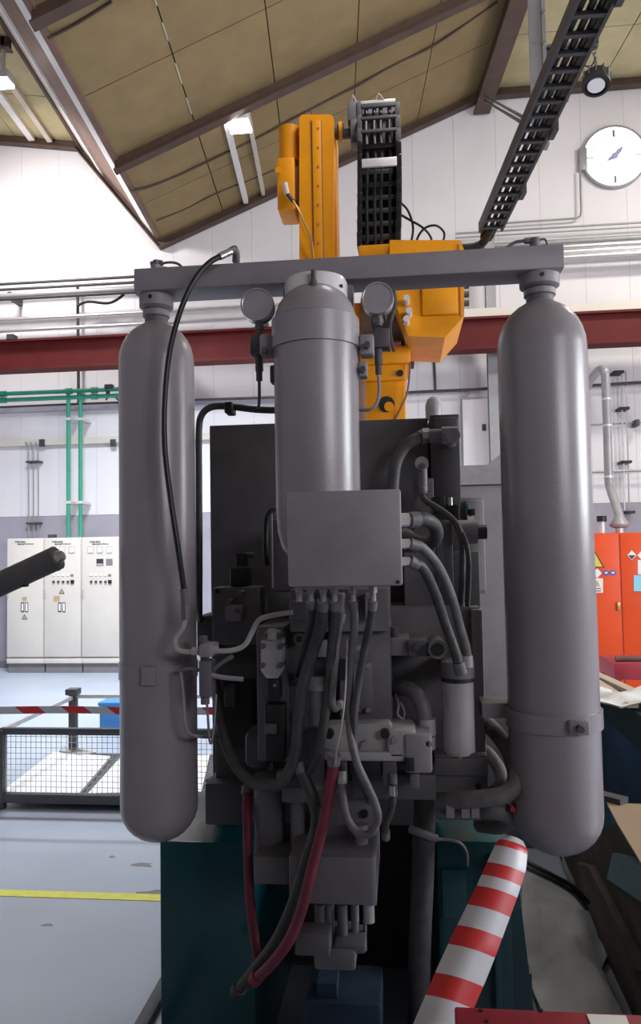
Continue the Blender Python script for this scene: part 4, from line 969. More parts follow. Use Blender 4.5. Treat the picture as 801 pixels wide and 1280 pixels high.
build('tab_bolt', MB().pf(458.5, 430, 4.2, YC-0.04, YC-0.02, n=6), 'grey_dark', t); build('tab_bolt', MB().pf(330, 437, 4, YC-0.04, YC-0.02, n=6), 'grey_dark', t)
build('lower_tab', MB().pb(448, 451, 459, 470, YC-0.015, YC+0.03, 0.004), 'grey', t)
build('tab_bolt', MB().pf(453, 461, 4, YC-0.03, YC-0.015, n=6), 'grey_dark', t)
build('lower_tab', MB().pb(337, 456, 345, 478, YC-0.01, YC+0.03, 0.004), 'grey_dark', t)
build('rear_bracket', MB().box(c0.x-46*kc, c0.x+46*kc, YC+0.08, 2.135, zz(395), zz(345), 0.003), 'grey_mid', t)
# gauges
def gauge(px, py, rp, side, label):
    Yg = 2.06; p = P(px, py, Yg); k = S(px, py, Yg); r = rp*k
    t = thing('pressure_gauge', label, 'gauge', (p.x, Yg, P(px, py+60, Yg).z), group='pressure gauges')
    build('case', MB().lathe([(0, 0.0), (r*0.9, 0.0), (r, 0.008), (r, 0.04), (r*0.8, 0.05), (0, 0.05)], (p.x, Yg-0.02, p.z), (0, 1, 0), 36), 'gauge_face', t)
    build('bezel', MB().lathe([(r*0.90, -0.004), (r*0.92, -0.008), (r*1.02, -0.008), (r*1.05, 0.012), (r*0.9, 0.012)], (p.x, Yg-0.02, p.z), (0, 1, 0), 36), 'steel', t)
    dx = side
    build('stem', MB().pc(px+1, py+rp-2, py+rp+12, Yg, 5), 'grey_mid', t)
    build('stem_nut', MB().pc(px+1, py+rp+4, py+rp+9, Yg, 6.5, n=6), 'grey_mid', t)
    build('valve_block', MB().pb(px-7+dx, py+34, px+12+dx, py+58, Yg-0.02, Yg+0.03, 0.004), 'grey_dark', t)
    build('lower_fitting', MB().pc(px+1, py+58, py+80, Yg, 5).pc(px+1, py+80, py+92, Yg, 4), 'grey_dark', t)
    if side < 0:
        build('gauge_line', MB().pt([(px+1, py+90, Yg), (px+1, py+115, Yg), (px, py+127, Yg)], 2.0, 8), 'grey_dark', t)
    else:
        build('gauge_line', MB().pt([(px+1, py+92, Yg), (px+2, py+112, Yg), (px-1, py+128, Yg), (px-10, py+136, Yg), (px-26, py+136, Yg+0.02)], 2.2, 8), 'grey', t)
gauge(323, 384, 20, -4, 'round grey pressure gauge left of the centre accumulator')
gauge(472, 376, 19.5, 3, 'round grey pressure gauge right of the centre accumulator')
# black tube behind left cylinder
build('hydraulic_tube', MB().pt([(350, 513, 2.3), (320, 512, 2.3), (285, 508, 2.3), (264, 509, 2.3), (252, 519, 2.3), (248.5, 540, 2.3), (248.5, 600, 2.3), (249, 680, 2.3), (249, 755, 2.34), (249, 775, 2.44)], 4.2, 12, 6), 'hose', None, label='dark steel tube bending down beside left gas cylinder', cat='tube')
build('tube_clip', MB().pb(280, 502, 290, 516, 2.27, 2.33, 0.004), 'black', None, label='black clip on the horizontal run of the dark tube', cat='clip')

# ------------------------------------------------------------------ junction box
t = thing('junction_box', 'flat grey rectangular junction box on the machine front', 'junction box', tuple(P(430, 733, 1.85)))
build('body', MB().pb(361, 615, 500, 731, 1.795, 1.885, 0.006), 'grey', t)
lid = build('lid', MB().pb(359, 613, 502, 733, 1.775, 1.797, 0.006), 'grey', t)
build('lid_screw', MB().pf(497.5, 727.5, 2.2, 1.772, 1.778, n=12), 'black', lid)
for i, (px, py, rp) in enumerate(((508, 650, 9), (507, 680, 6.5), (507, 702, 6))):
    g_ = build('cable_gland', MB().px_(500, 512, py, 1.84, rp, 6), 'alu', t)
    build('gland_nut', MB().px_(511, 514, py, 1.84, rp*0.75, 16), 'grey_light', g_)
for i, px in enumerate((374, 388, 404, 418, 441, 466)):
    g_ = build('cable_gland', MB().pc(px, 733, 741, 1.85, 5.5, n=6), 'grey_light', t)
    build('gland_nut', MB().pc(px, 740, 752, 1.85, 4), 'grey', g_)
build('mount_bracket', MB().pb(380, 680, 470, 725, 1.885, 2.0, 0.003), 'grey_mid', t)
# hoses: name, points, radius, material, label
HG = 'hoses on the press unit'
hoses = [
 ([(513, 650, 1.84), (530, 649, 1.86), (543, 657, 1.90), (545, 671, 1.93), (535, 680, 1.96), (518, 676, 2.0), (506, 670, 2.1)], 8.5, 'hose', 'fat grey hose making a tight loop at the junction box'),
 ([(513, 680, 1.84), (528, 685, 1.86), (548, 709, 1.92), (564, 745, 2.0), (575, 785, 2.04), (583, 812, 2.06), (584, 832, 2.06)], 6.0, 'hose_dusty', 'outer of two ribbed hoses bending down to the oil filter'),
 ([(513, 702, 1.84), (528, 710, 1.86), (543, 740, 1.92), (556, 778, 1.98), (568, 812, 1.99), (576, 840, 2.0)], 6.5, 'hose', 'inner of two ribbed hoses bending down to the oil filter'),
 ([(528, 612, 2.40), (530, 624, 2.38), (545, 634, 2.36), (562, 646, 2.34), (574, 662, 2.33), (578, 690, 2.33), (577, 730, 2.33), (576, 762, 2.36)], 4.0, 'hose', 'black hose sweeping from the upright fitting past the knob'),
 ([(566, 650, 2.37), (580, 672, 2.32), (586, 705, 2.31), (584, 758, 2.33)], 3.2, 'hose', 'thin dark hose parallel to the sweeping black hose'),
 ([(530, 545, 2.52), (515, 551, 2.50), (503, 562, 2.5), (494, 582, 2.5), (491, 612, 2.5), (490, 650, 2.5)], 7.5, 'grey_dark', 'thick dark hose arching over the dark plate'),
 ([(404, 752, 1.85), (402, 780, 1.9), (391, 815, 1.96), (380, 850, 1.98), (373, 900, 1.99), (368, 945, 2.0), (352, 978, 2.02), (325, 982, 2.06), (298, 962, 2.12), (280, 922, 2.2), (272, 880, 2.3), (270, 850, 2.42)], 7.0, 'hose', 'dark hose hanging in a big loop at lower left'),
 ([(388, 752, 1.85), (390, 775, 1.92), (384, 800, 2.0), (378, 830, 2.1), (372, 850, 2.17)], 5.0, 'hose', 'short dark hose behind the valve carrier'),
 ([(418, 752, 1.85), (416, 790, 1.92), (412, 840, 1.97), (408, 880, 1.98), (400, 930, 1.99), (388, 960, 2.02), (370, 978, 2.06), (352, 968, 2.1)], 6.0, 'hose', 'dark hose hanging second from left under the box'),
 ([(427, 770, 2.0), (421, 800, 1.97), (418, 840, 1.96), (415, 872, 1.97), (418, 886, 1.99), (425, 880, 2.05)], 4.5, 'hose_dusty', 'pale dusty hose with a hooked end under the box'),
 ([(441, 752, 1.85), (443, 775, 1.9), (440, 820, 1.95), (437, 870, 1.95), (437, 910, 1.93), (445, 950, 1.92), (458, 980, 1.92), (469, 1005, 1.93), (472, 1025, 1.94), (462, 1042, 1.95), (446, 1040, 1.96), (433, 1020, 1.97), (428, 990, 1.97), (427, 966, 1.98)], 5.0, 'hose_dusty', 'grey hose falling from the box into a low U-bend'),
 ([(466, 752, 1.85), (463, 775, 1.88), (456, 810, 1.93), (449, 850, 1.94), (443, 890, 1.93), (442, 925, 1.93), (446, 955, 1.93), (456, 985, 1.98), (462, 1000, 2.05)], 5.0, 'hose', 'dark ribbed hose hanging rightmost under the box'),
 ([(352, 636, 2.3), (341, 637, 2.28), (334, 645, 2.27), (332, 662, 2.27), (332, 692, 2.27), (334, 705, 2.3)], 3.4, 'rubber', 'short black hose hooked behind the junction box'),
 ([(433, 800, 1.98), (433, 830, 1.94), (431, 870, 1.92), (427, 905, 1.91), (421, 935, 1.92), (419, 955, 1.94)], 1.2, 'grey_light', 'thin pale wire between the hanging hoses'),
 ([(491, 968, 2.0), (492, 990, 2.0), (489, 1012, 2.0), (482, 1030, 2.02), (482, 1046, 2.05)], 4.5, 'hose', 'short dark hose under the hydraulic pump'),
 ([(309, 985, 2.30), (309, 1020, 2.24), (310, 1070, 2.2), (312, 1120, 2.18), (317, 1165, 2.18), (324, 1210, 2.18)], 6.0, 'red_hose', 'worn red hose hanging at the left of the recess'),
 ([(418, 945, 1.96), (412, 985, 1.98), (404, 1030, 1.98), (391, 1080, 1.99), (379, 1130, 2.0), (364, 1170, 2.02), (342, 1202, 2.06), (318, 1225, 2.12)], 7.0, 'red_hose', 'long worn red hose crossing the lower cylinder block'),
 ([(372, 955, 2.03), (396, 1020, 2.02), (380, 1085, 2.03), (364, 1135, 2.06), (344, 1178, 2.1), (318, 1212, 2.16), (296, 1240, 2.22)], 7.5, 'hose', 'dark burnt hose behind the long red hose'),
]
for pts, rp, m_, lab in hoses:
    hs = thing('hydraulic_hose', lab, 'hose', tuple(P(*pts[-1])), HG)
    build('hose_body', MB().pt(pts, rp, 12, 6), m_, hs)
    if rp > 3.5:
        k = S(*pts[0]); a0, a1 = P(*pts[0]), P(*pts[1]); dd = (a1-a0).normalized()
        build('ferrule', MB().cyl(a0-dd*0.004, a0+dd*0.022, rp*k*1.22, None, 12), 'grey_mid', hs)
        k = S(*pts[-1]); a0, a1 = P(*pts[-1]), P(*pts[-2]); dd = (a1-a0).normalized()
        build('ferrule', MB().cyl(a0-dd*0.004, a0+dd*0.026, rp*k*1.22, None, 12), {'red_hose': 'red_hose', 'hose': 'grey_mid', 'grey_dark': 'grey_mid'}.get(m_, 'grey_light') if 'burnt' not in lab else 'hose', hs)
# rigid pale tubes at left
PG = 'bent steel tubes at left'
tubes = [
 ([(232, 774, 2.03), (228, 786, 2.03), (220, 798, 2.03), (221, 811, 2.02), (236, 815, 2.02), (262, 814, 2.02), (290, 813, 2.02), (306, 806, 2.02), (315, 790, 2.02), (324, 775, 2.02), (342, 769, 2.01), (366, 765, 2.0)], 3.2, 'grey_light', 'pale bent tube rising from left cylinder to the manifold'),
 ([(252, 838, 2.06), (262, 843, 2.05), (280, 847, 2.05), (304, 849, 2.05)], 3.0, 'grey', 'short grey tube with a free end left of the valve'),
 ([(226, 840, 2.06), (229, 870, 2.06), (231, 902, 2.06), (237, 917, 2.07), (252, 921, 2.1), (272, 921, 2.4)], 2.0, 'grey', 'thin tube bending under in front of left cylinder'),
 ([(258, 868, 2.09), (260, 900, 2.09), (262, 926, 2.09), (265, 926, 2.09), (268, 900, 2.1), (270, 868, 2.12)], 1.6, 'grey', 'narrow hairpin tube beside the left cylinder'),
 ([(224, 839, 2.06), (236, 836, 2.06), (252, 838, 2.06)], 2.4, 'grey_mid', 'short link tube crossing left cylinder edge'),
]
for pts, rp, m_, lab in tubes:
    build('steel_tube', MB().pt(pts, rp, 10, 6), m_, None, label=lab, cat='tube', group=PG)
t = thing('tube_manifold', 'vertical grey fitting stack joining the bent tubes at left', 'fitting', tuple(P(255, 882, 2.07)))
build('stem', MB().pc(256, 800, 880, 2.07, 5.5), 'grey_mid', t)
build('tee_nut', MB().px_(240, 249, 814, 2.02, 5.5, 6), 'grey_light', t); build('tee_nut', MB().px_(264, 273, 812, 2.02, 5.5, 6), 'grey_light', t)
build('tee_body', MB().pb(248, 806, 265, 822, 2.0, 2.08, 0.005), 'grey', t)
build('lower_body', MB().pb(248, 826, 264, 872, 2.04, 2.10, 0.006), 'grey_mid', t)
build('top_plug', MB().pc(254, 795, 802, 2.07, 6, n=6), 'grey_mid', t)
build('lever', MB().pt([(268, 836, 2.04), (278, 828, 2.03), (291, 820, 2.03)], 2.6, 8, 3), 'grey_mid', t)
# elbow fitting on the plate
t = thing('elbow_fitting', 'fat grey elbow fitting bolted high on the dark plate', 'fitting', tuple(P(552, 555, 2.5)))
build('hex_nut', MB().px_(528, 536, 543, 2.5, 8, 6), 'grey_light', t)
build('sleeve', MB().px_(536, 556, 545, 2.5, 9, 18), 'grey_mid', t)
build('elbow_body', MB().px_(552, 572, 544, 2.5, 11, 8).pf(566, 544, 9, 2.47, 2.6), 'grey', t)
t = thing('eye_fitting', 'upright grey banjo fitting above the sweeping black hose', 'fitting', tuple(P(528, 615, 2.4)))
build('eye', MB().pf(527, 579, 8.5, 2.38, 2.43), 'grey', t); build('eye_bolt', MB().pf(528, 582, 3.5, 2.37, 2.38, n=10), 'grey_dark', t)
build('shank', MB().pc(528, 584, 614, 2.41, 6), 'grey_mid', t)
# side stub valve
t = thing('ball_valve', 'stubby grey valve with a dark round port beside the filter', 'valve', tuple(P(520, 820, 2.2)))
build('body', MB().pb(488, 798, 512, 820, 2.16, 2.30, 0.004), 'grey', t); build('block', MB().pb(510, 800, 534, 821, 2.14, 2.28, 0.004), 'grey_mid', t)
build('bolt', MB().pf(521, 809, 4, 2.12, 2.14, n=12), 'grey_dark', t)
build('neck', MB().px_(532, 545, 810, 2.2, 10), 'grey_dark', t)
build('port', MB().pf(547, 812, 12, 2.10, 2.25, 11), 'grey_mid', t); build('port_bore', MB().pf(547, 812, 8, 2.095, 2.102), 'black', t)
build('spigot', MB().pc(493, 784, 798, 2.2, 5), 'grey_mid', t)
# oil filter
t = thing('oil_filter', 'pale grey cylindrical oil filter hanging right of the pump', 'filter', tuple(P(572, 942, 2.1)))
build('bowl', MB().pc(573, 850, 938, 2.1, 19.5, n=32).pc(573, 936, 942, 2.1, 15, n=24), 'grey_light', t)
build('head', MB().pc(572, 826, 850, 2.1, 20.5, n=24), 'grey_mid', t)
build('head_band', MB().pc(572, 846, 851, 2.1, 21, n=24), 'black', t)
build('drain_plug', MB().pc(573, 941, 948, 2.1, 5, n=8), 'gutter_brown', t)
build('bracket', MB().pb(556, 828, 590, 846, 2.12, 2.36, 0.004), 'grey_mid', t)
# pump / valve body
t = thing('hydraulic_pump', 'pale grey horizontal hydraulic pump body under the centre block', 'pump', tuple(P(470, 972, 2.1)))
fl_ = [(410, 906), (486, 905), (494, 915), (494, 932), (480, 940), (420, 940), (406, 934), (404, 915)]
build('flange', MB().extr([P(x, y, 2.02) for x, y in fl_], (0, 0.06, 0)), 'grey_light', t)
build('barrel', MB().px_(404, 512, 926, 2.12, 21, 24), 'grey_light', t)
build('housing', MB().pb(484, 912, 520, 950, 2.0, 2.16, 0.01), 'grey_light', t)
build('end_block', MB().pb(506, 918, 540, 967, 1.99, 2.16, 0.008), 'grey', t)
build('end_port', MB().pb(506, 948, 518, 965, 1.985, 2.0, 0.003), 'black', t)
build('lower_rail', MB().pb(405, 940, 506, 952, 2.0, 2.14, 0.006), 'grey_light', t)
for px in (411, 481): build('flange_bolt', MB().pf(px, 918, 6, 2.0, 2.03, n=16), 'black', t)
for (px, py) in ((455, 932), (536, 930), (493, 926)): build('cap_screw', MB().pf(px, py, 4, 1.99, 2.03, n=12), 'grey', t)
build('solenoid', MB().pb(436, 946, 478, 970, 2.01, 2.12, 0.005), 'black', t)
build('solenoid', MB().pb(478, 952, 496, 984, 2.0, 2.08, 0.005), 'grey_dark', t)
build('solenoid', MB().pb(420, 954, 433, 982, 1.98, 2.06, 0.005), 'grey_dark', t)
build('hose_nut', MB().pc(427, 982, 992, 1.98, 5.5, n=6), 'grey_light', t); build('hose_nut', MB().pc(491, 982, 994, 2.0, 5.5, n=6), 'grey_light', t)
build('lower_body', MB().pb(440, 968, 545, 1000, 2.14, 2.34, 0.006), 'grey_dark', t)
build('lug', MB().pb(512, 968, 524, 986, 2.05, 2.14, 0.003), 'grey_mid', t)
# suction elbow
t = thing('suction_elbow', 'shiny grey pipe elbow dropping into the pump end', 'pipe', tuple(P(535, 940, 2.12)))
build('elbow', MB().pt([(490, 862, 2.22), (504, 860, 2.16), (518, 866, 2.12), (528, 884, 2.1), (531, 906, 2.1)], 9.5, 16, 6), 'grey_mid', t)
build('coupling', MB().pc(533, 898, 918, 2.1, 11.5, n=18).pc(534, 920, 936, 2.1, 10, n=8), 'grey_light', t)
build('sensor_lead', MB().pt([(494, 868, 2.16), (498, 880, 2.13), (497, 893, 2.12), (504, 898, 2.12), (505, 888, 2.12), (500, 878, 2.13)], 1.6, 8), 'grey', t)
# big return hoses at right
t = thing('return_hose', 'thick dusty hose curving round below the right frame', 'hose', tuple(P(560, 1012, 2.2)), 'big return hoses')
build('hose_body', MB().pt([(600, 898, 2.36), (614, 910, 2.32), (632, 932, 2.24), (643, 958, 2.18), (643, 980, 2.14), (630, 993, 2.12), (605, 998, 2.12), (575, 1000, 2.14), (548, 1001, 2.18)], 10.5, 16, 6), 'hose_dusty', t)
for px in (562, 581, 593): build('coupling_nut', MB().px_(px-5, px+5, 1009, 2.16, 14, 6), 'grey', t)
build('coupling_body', MB().px_(546, 600, 1012, 2.2, 12, 16), 'hose_dusty', t)
t = thing('return_hose', 'second thick hose curling inside the right return hose', 'hose', tuple(P(612, 985, 2.3)), 'big return hoses')
build('hose_body', MB().pt([(602, 936, 2.42), (612, 944, 2.38), (624, 962, 2.34), (626, 980, 2.3), (614, 992, 2.3)], 8, 14, 6), 'hose_dusty', t)
t = thing('return_hose', 'lowest thick hose lump beneath the coupling nuts', 'hose', tuple(P(610, 1035, 2.2)), 'big return hoses')
build('hose_body', MB().pt([(598, 1011, 2.2), (616, 1013, 2.17), (631, 1016, 2.19), (635, 1026, 2.26), (622, 1032, 2.34), (600, 1030, 2.42)], 11, 14, 6), 'hose_dusty', t)
build('red_cap', MB().pf(641, 1012, 3.5, 2.14, 2.16, n=10), 'tape_red', t)

# ================================================================== FOREGROUND LEFT AND FLOOR
# dark nozzle tube entering from the left on its own stand outside the frame
Yn = 2.3
a = P(-130, 790, Yn); b = P(72, 697, Yn-0.02)
t = thing('nozzle_tube', 'dark steel tube with bright tip poking in at left edge', 'tube', (a.x, Yn, 0))
build('tube_body', MB().cyl(a, b, 15*S(0, 730, Yn), None, 20), 'grey_dark', t)
dd = (b-a).normalized()
build('tip', MB().cyl(b, b+dd*0.02, 9*S(0, 730, Yn), 6*S(0, 730, Yn), 16), 'steel', t)
build('lug', MB().pb(22, 722, 31, 734, Yn-0.03, Yn, 0.004), 'black', t); build('lug', MB().pb(60, 703, 71, 714, Yn-0.03, Yn, 0.004), 'black', t)
build('stand_post', MB().box(a.x-0.03, a.x+0.03, Yn-0.03, Yn+0.03, 0, a.z, 0.004), 'grey_dark', t)
build('stand_foot', MB().box(a.x-0.2, a.x+0.2, Yn-0.2, Yn+0.2, 0, 0.03, 0.004), 'grey_dark', t)
# floor rail and strip
p0 = PZ(160, 1285, 0); p1 = PZ(206, 1178, 0)
build('floor_rail', MB().box(p0.x+0.03, p0.x+0.08, 1.2, 4.6, 0, 0.03, 0.003), 'floor_rail', None, label='dark steel rail on the floor beside the teal base', cat='rail')
# wire mesh cage
Yf = PZ(75, 1012, 0.0).y
xf0 = P(1, 960, Yf).x; xf1 = P(285, 960, Yf).x
zt_ = P(75, 914, Yf).z; zbm = P(75, 998, Yf).z
Ybk = Yf+1.15
q = P(68, 868, Ybk); dxk = q.x-xf0; zbk = q.z
t = thing('mesh_cage', 'low steel wire-mesh cage on feet standing on the floor', 'cage', ((xf0+xf1)/2, (Yf+Ybk)/2, 0))
ps = 0.03
for (x, Y, zt, m_) in ((xf0, Yf, zt_, 'cage_steel'), (xf1, Yf, zt_, 'cage_steel'), (xf0, Ybk, zbk, 'cage_steel'), (xf1, Ybk, zbk, 'cage_steel')):
    build('corner_post', MB().box(x-ps, x+ps, Y-ps, Y+ps, 0, zt+0.01, 0.004), m_, t)
build('post_cap', MB().box(xf0-0.05, xf0+0.05, Ybk-0.05, Ybk+0.05, zbk, zbk+0.05, 0.006), 'cage_steel', t)
build('front_rail', MB().box(xf0, xf1, Yf-0.02, Yf+0.02, zt_-0.022, zt_+0.022, 0.003), 'cage_steel', t)
build('back_rail', MB().box(xf0, xf1, Ybk-0.015, Ybk+0.015, zbk-0.03, zbk, 0.003), 'cage_bright', t)
for x in (xf0, xf1):
    build('side_rail', MB().bar((x, Yf, zt_), (x, Ybk, zbk-0.02), 0.025, 0.03), 'cage_bright', t)
build('floor_frame', MB().box(xf0, xf1, Yf-0.025, Yf+0.025, zbm-0.03, zbm+0.03, 0.003), 'cage_steel', t)
build('floor_pan', MB().box(xf0, xf1, Yf+0.025, Ybk, zbm-0.03, zbm+0.0, 0.003), 'cage_steel', t)
mw = MB(); nx, nz = 44, 12
for i in range(nx+1):
    x = xf0+(xf1-xf0)*i/nx; mw.box(x-0.0016, x+0.0016, Yf-0.0016, Yf+0.0016, zbm, zt_)
for i in range(1, nz):
    z = zbm+(zt_-zbm)*i/nz; mw.box(xf0, xf1, Yf-0.0016, Yf+0.0016, z-0.0016, z+0.0016)
build('wire_mesh', mw, 'cage_bright', t, kind='stuff')
for (px0_, px1_, px2_, px3_, lab) in ((2, 66, 138, 98, 'left white board lying in the mesh cage'), (103, 146, 284, 262, 'right white board lying in the mesh cage')):
    z = zbm+0.004
    pts = [PZ(px0_, 994, z), PZ(px1_, 944, z), PZ(px2_, 949, z), PZ(px3_, 997, z)]
    if px0_ > 100: pts = [PZ(110, 996, z), PZ(152, 949, z), PZ(262, 947, z), PZ(252, 994, z)]
    build('packing_board', MB().extr(pts, (0, 0, 0.025)), 'board_white', None, label=lab, cat='board', group='white boards in the cage')
z = zbm+0.004
build('packing_scrap', MB().extr([PZ(74, 943, z), PZ(80, 937, z), PZ(120, 945, z), PZ(100, 948, z)], (0, 0, 0.03)), 'board_gap', None, label='crumpled grey scrap at the back of the cage', cat='scrap')
# far barrier tape
Yt = Yf-0.25; pc_ = P(75, 888, Yt); k = S(75, 888, Yt); hw = 4.6*k
mb = MB(); xs = -4.2; pl_ = 60*k; x = P(18, 888, Yt).x-pl_*4; zc_ = pc_.z
tapez = lambda x_: zc_+0.004*math.sin(x_*5)
i = 0
while x < P(292, 888, Yt).x:
    for (L_, mi_) in ((30*k, 0), (30*k, 1)):
        sl = 12*k; n_ = 3
        for s_ in range(n_):
            xa_ = x+L_*s_/n_; xb_ = x+L_*(s_+1)/n_
            mb.add([(xa_, Yt, tapez(xa_)+hw), (xb_, Yt, tapez(xb_)+hw), (xb_+sl, Yt+0.004, tapez(xb_)-hw), (xa_+sl, Yt+0.004, tapez(xa_)-hw),
                    (xa_, Yt+0.0015, tapez(xa_)+hw), (xb_, Yt+0.0015, tapez(xb_)+hw), (xb_+sl, Yt+0.0055, tapez(xb_)-hw), (xa_+sl, Yt+0.0055, tapez(xa_)-hw)],
                   [(0, 3, 2, 1), (4, 5, 6, 7), (0, 1, 5, 4), (2, 3, 7, 6)], mi_)
        x += L_
build('barrier_tape', mb, ['tape_red', 'tape_white'], None, label='red and white barrier tape stretched in front of the mesh cage', cat='barrier tape')
# blue crate behind cage
p = PZ(150, 905, 0)
yb_ = 7.2
q0 = P(124, 890, yb_); q1 = P(215, 890, yb_)
zt2 = P(140, 878, yb_).z
t = thing('blue_crate', 'blue plastic crate on the floor beyond the mesh cage', 'crate', ((q0.x+q1.x)/2, yb_+0.2, 0))
build('crate_body', MB().box(q0.x, q1.x, yb_, yb_+0.4, 0, zt2-0.03, 0.01), 'crate_blue', t); build('crate_rim', MB().box(q0.x-0.01, q1.x+0.01, yb_-0.012, yb_+0.412, zt2-0.035, zt2, 0.006), 'crate_blue', t)

# ================================================================== RIGHT SIDE CLUTTER
# blue skip, long side running toward the camera
c1 = P(736, 845, 4.9); c2 = P(812, 872, 3.55)
zr = 0.93
f1 = Vector((P(730, 850, 4.9).x, 4.9, 0)); f2 = Vector((P(830, 872, 3.4).x, 3.4, 0))
dv = (f2-f1).normalized(); nv = Vector((-dv.y, dv.x, 0))
if nv.x < 0: nv = -nv
t = thing('steel_skip', 'dark blue steel skip behind the right gas cylinder', 'skip', tuple((f1+f2)/2+nv*0.4))
def sk(z): return Vector((0, 0, z))
build('side_panel', MB().extr([f1, f2, f2+nv*0.03, f1+nv*0.03], sk(zr-0.14)), 'bin_blue', t)
build('end_panel', MB().extr([f1, f1+nv*0.9, f1+nv*0.9+dv*0.03, f1+dv*0.03], sk(zr-0.14)), 'bin_blue', t)
build('end_panel', MB().extr([f2, f2+nv*0.9, f2+nv*0.9-dv*0.03, f2-dv*0.03], sk(zr-0.14)), 'bin_blue', t)
build('rear_panel', MB().extr([f1+nv*0.87, f2+nv*0.87, f2+nv*0.9, f1+nv*0.9], sk(zr-0.14)), 'bin_blue', t)
o_ = nv*0.03+dv*0.0
build('rim', MB().extr([f1-o_-dv*0.02+sk(zr-0.16), f2-o_+dv*0.02+sk(zr-0.16), f2+nv*0.05+dv*0.02+sk(zr-0.16), f1+nv*0.05-dv*0.02+sk(zr-0.16)], sk(0.16)), 'bin_rim', t)
build('rim', MB().extr([f1+nv*0.85+sk(zr-0.16), f2+nv*0.85+sk(zr-0.16), f2+nv*0.93+sk(zr-0.16), f1+nv*0.93+sk(zr-0.16)], sk(0.16)), 'bin_rim', t)
build('floor_panel', MB().extr([f1, f2, f2+nv*0.9, f1+nv*0.9], sk(0.05)), 'bin_blue', t)
build('scrap_load', MB().extr([f1+sk(0.3), f2+sk(0.3), f2+nv*0.88+sk(0.3), f1+nv*0.88+sk(0.3)], sk(zr-0.42)), 'wood_dark', t)
# planks and paper on the skip
zp = zr+0.002
for k_, (pa, pb_) in enumerate((((745, 832), (800, 846)), ((752, 834), (812, 851)), ((744, 839), (790, 852)))):
    A_ = P(pa[0], pa[1], 4.7-0.15*k_); B_ = P(pb_[0], pb_[1], 4.05-0.15*k_)
    A_.z = zp+0.012+0.004*k_; B_.z = zp+0.012+0.004*k_
    build('timber_lath', MB().bar(A_, B_, 0.05, 0.022), 'wood', None, label='%s pale timber lath on the blue skip' % ('rear', 'middle', 'front')[k_], cat='plank', group='laths on the skip')
pq = P(790, 848, 3.9)
mb = MB()
gr = 7; vs = []
for i in range(gr):
    for j in range(gr):
        u, v = i/(gr-1)-0.5, j/(gr-1)-0.5
        vs.append((pq.x+u*0.36+v*0.1, pq.y+v*0.4, zp+0.035+0.02*math.sin(9*u+3)*math.cos(7*v)+0.008*random.random()))
fs = [(i*gr+j, (i+1)*gr+j, (i+1)*gr+j+1, i*gr+j+1) for i in range(gr-1) for j in range(gr-1)]
n0 = len(vs); vs2 = vs+[(x_, y_, z_-0.006) for x_, y_, z_ in vs]
fs2 = fs+[tuple(n0+i_ for i_ in f_[::-1]) for f_ in fs]
mb.add(vs2, fs2)
build('crumpled_paper', mb, 'paper', None, label='crumpled white paper on the rim of the blue skip', cat='paper')
# red trolley behind
ry = 6.6; r0 = P(768, 840, ry); r1 = P(840, 840, ry)
t = thing('red_trolley', 'red steel trolley in front of the orange cabinet', 'trolley', ((r0.x+r1.x)/2, ry+0.2, 0))
zt3 = P(790, 829, ry).z
build('top', MB().box(r0.x, r1.x, ry, ry+0.5, zt3-0.14, zt3, 0.012), 'red_paint', t)
for (x, y) in ((r0.x+0.03, ry+0.03), (r1.x-0.03, ry+0.03), (r0.x+0.03, ry+0.47), (r1.x-0.03, ry+0.47)):
    build('leg', MB().box(x-0.02, x+0.02, y-0.02, y+0.02, 0, zt3-0.12), 'red_paint', t)
build('iron_bar', MB().cyl((P(773, 824, ry).x, ry+0.1, zt3+0.02), (r1.x+0.1, ry+0.12, zt3+0.02), 0.02, None, 12), 'wood_dark', None, label='dark round bar lying on the red trolley', cat='bar')
# cardboard on timber clutter
def plate(nm, pts, th, m_, lab, cat, group=None):
    return build(nm, MB().extr(pts, (0, 0, -th)), m_, None, label=lab, cat=cat, group=group)
zc2 = P(790, 1010, 2.9).z
plate('cardboard_sheet', [PZ(758, 1003, zc2), PZ(830, 1006, zc2), PZ(860, 1120, zc2), PZ(801, 1078, zc2), PZ(772, 1030, zc2)], 0.007, 'cardboard', 'tan cardboard sheet with slanted cut edge at right', 'cardboard')
plate('steel_offcut', [PZ(745, 992, zc2+0.02), PZ(775, 1000, zc2+0.02), PZ(785, 996, zc2+0.02), PZ(752, 988, zc2+0.02)], 0.02, 'grey_dark', 'dark offcut behind the cardboard sheet', 'scrap')
# dark leaning board under the cardboard, with laths and a teal panel on it
L0 = PZ(698, 1068, 0.0); L1 = PZ(800, 1290, 0.0); L2 = PZ(772, 1026, zc2-0.012)
nrm_ = (L1-L0).cross(L2-L0).normalized()
if nrm_.dot(CAM-L0) < 0: nrm_ = -nrm_
def PP(px, py, off=0.0):
    d = ray(px, py); o = L0+nrm_*off; return CAM+d*((o-CAM).dot(nrm_)/d.dot(nrm_))
top_n = PZ(880, 1150, zc2-0.012)
L3 = L2+(L1-L0)*1.0
build('leaning_board', MB().extr([L0, L1, L3, L2], -nrm_*0.03), 'wood_dark', None, label='dark brown board leaning under the cardboard sheet at right', cat='board')
build('timber_beam', MB().extr([PP(728, 1078, 0.001), PP(744, 1082, 0.001), PP(812, 1212, 0.001), PP(796, 1212, 0.001)], nrm_*0.03), 'wood_dark', None, label='dark batten running down the leaning brown board', cat='batten')
build('teal_panel', MB().extr([PP(770, 1066, 0.002), PP(790, 1070, 0.002), PP(850, 1120, 0.002), PP(840, 1150, 0.002), PP(762, 1098, 0.002)], nrm_*0.012), 'sheet_teal', None, label='pale teal panel on the leaning brown board', cat='panel')
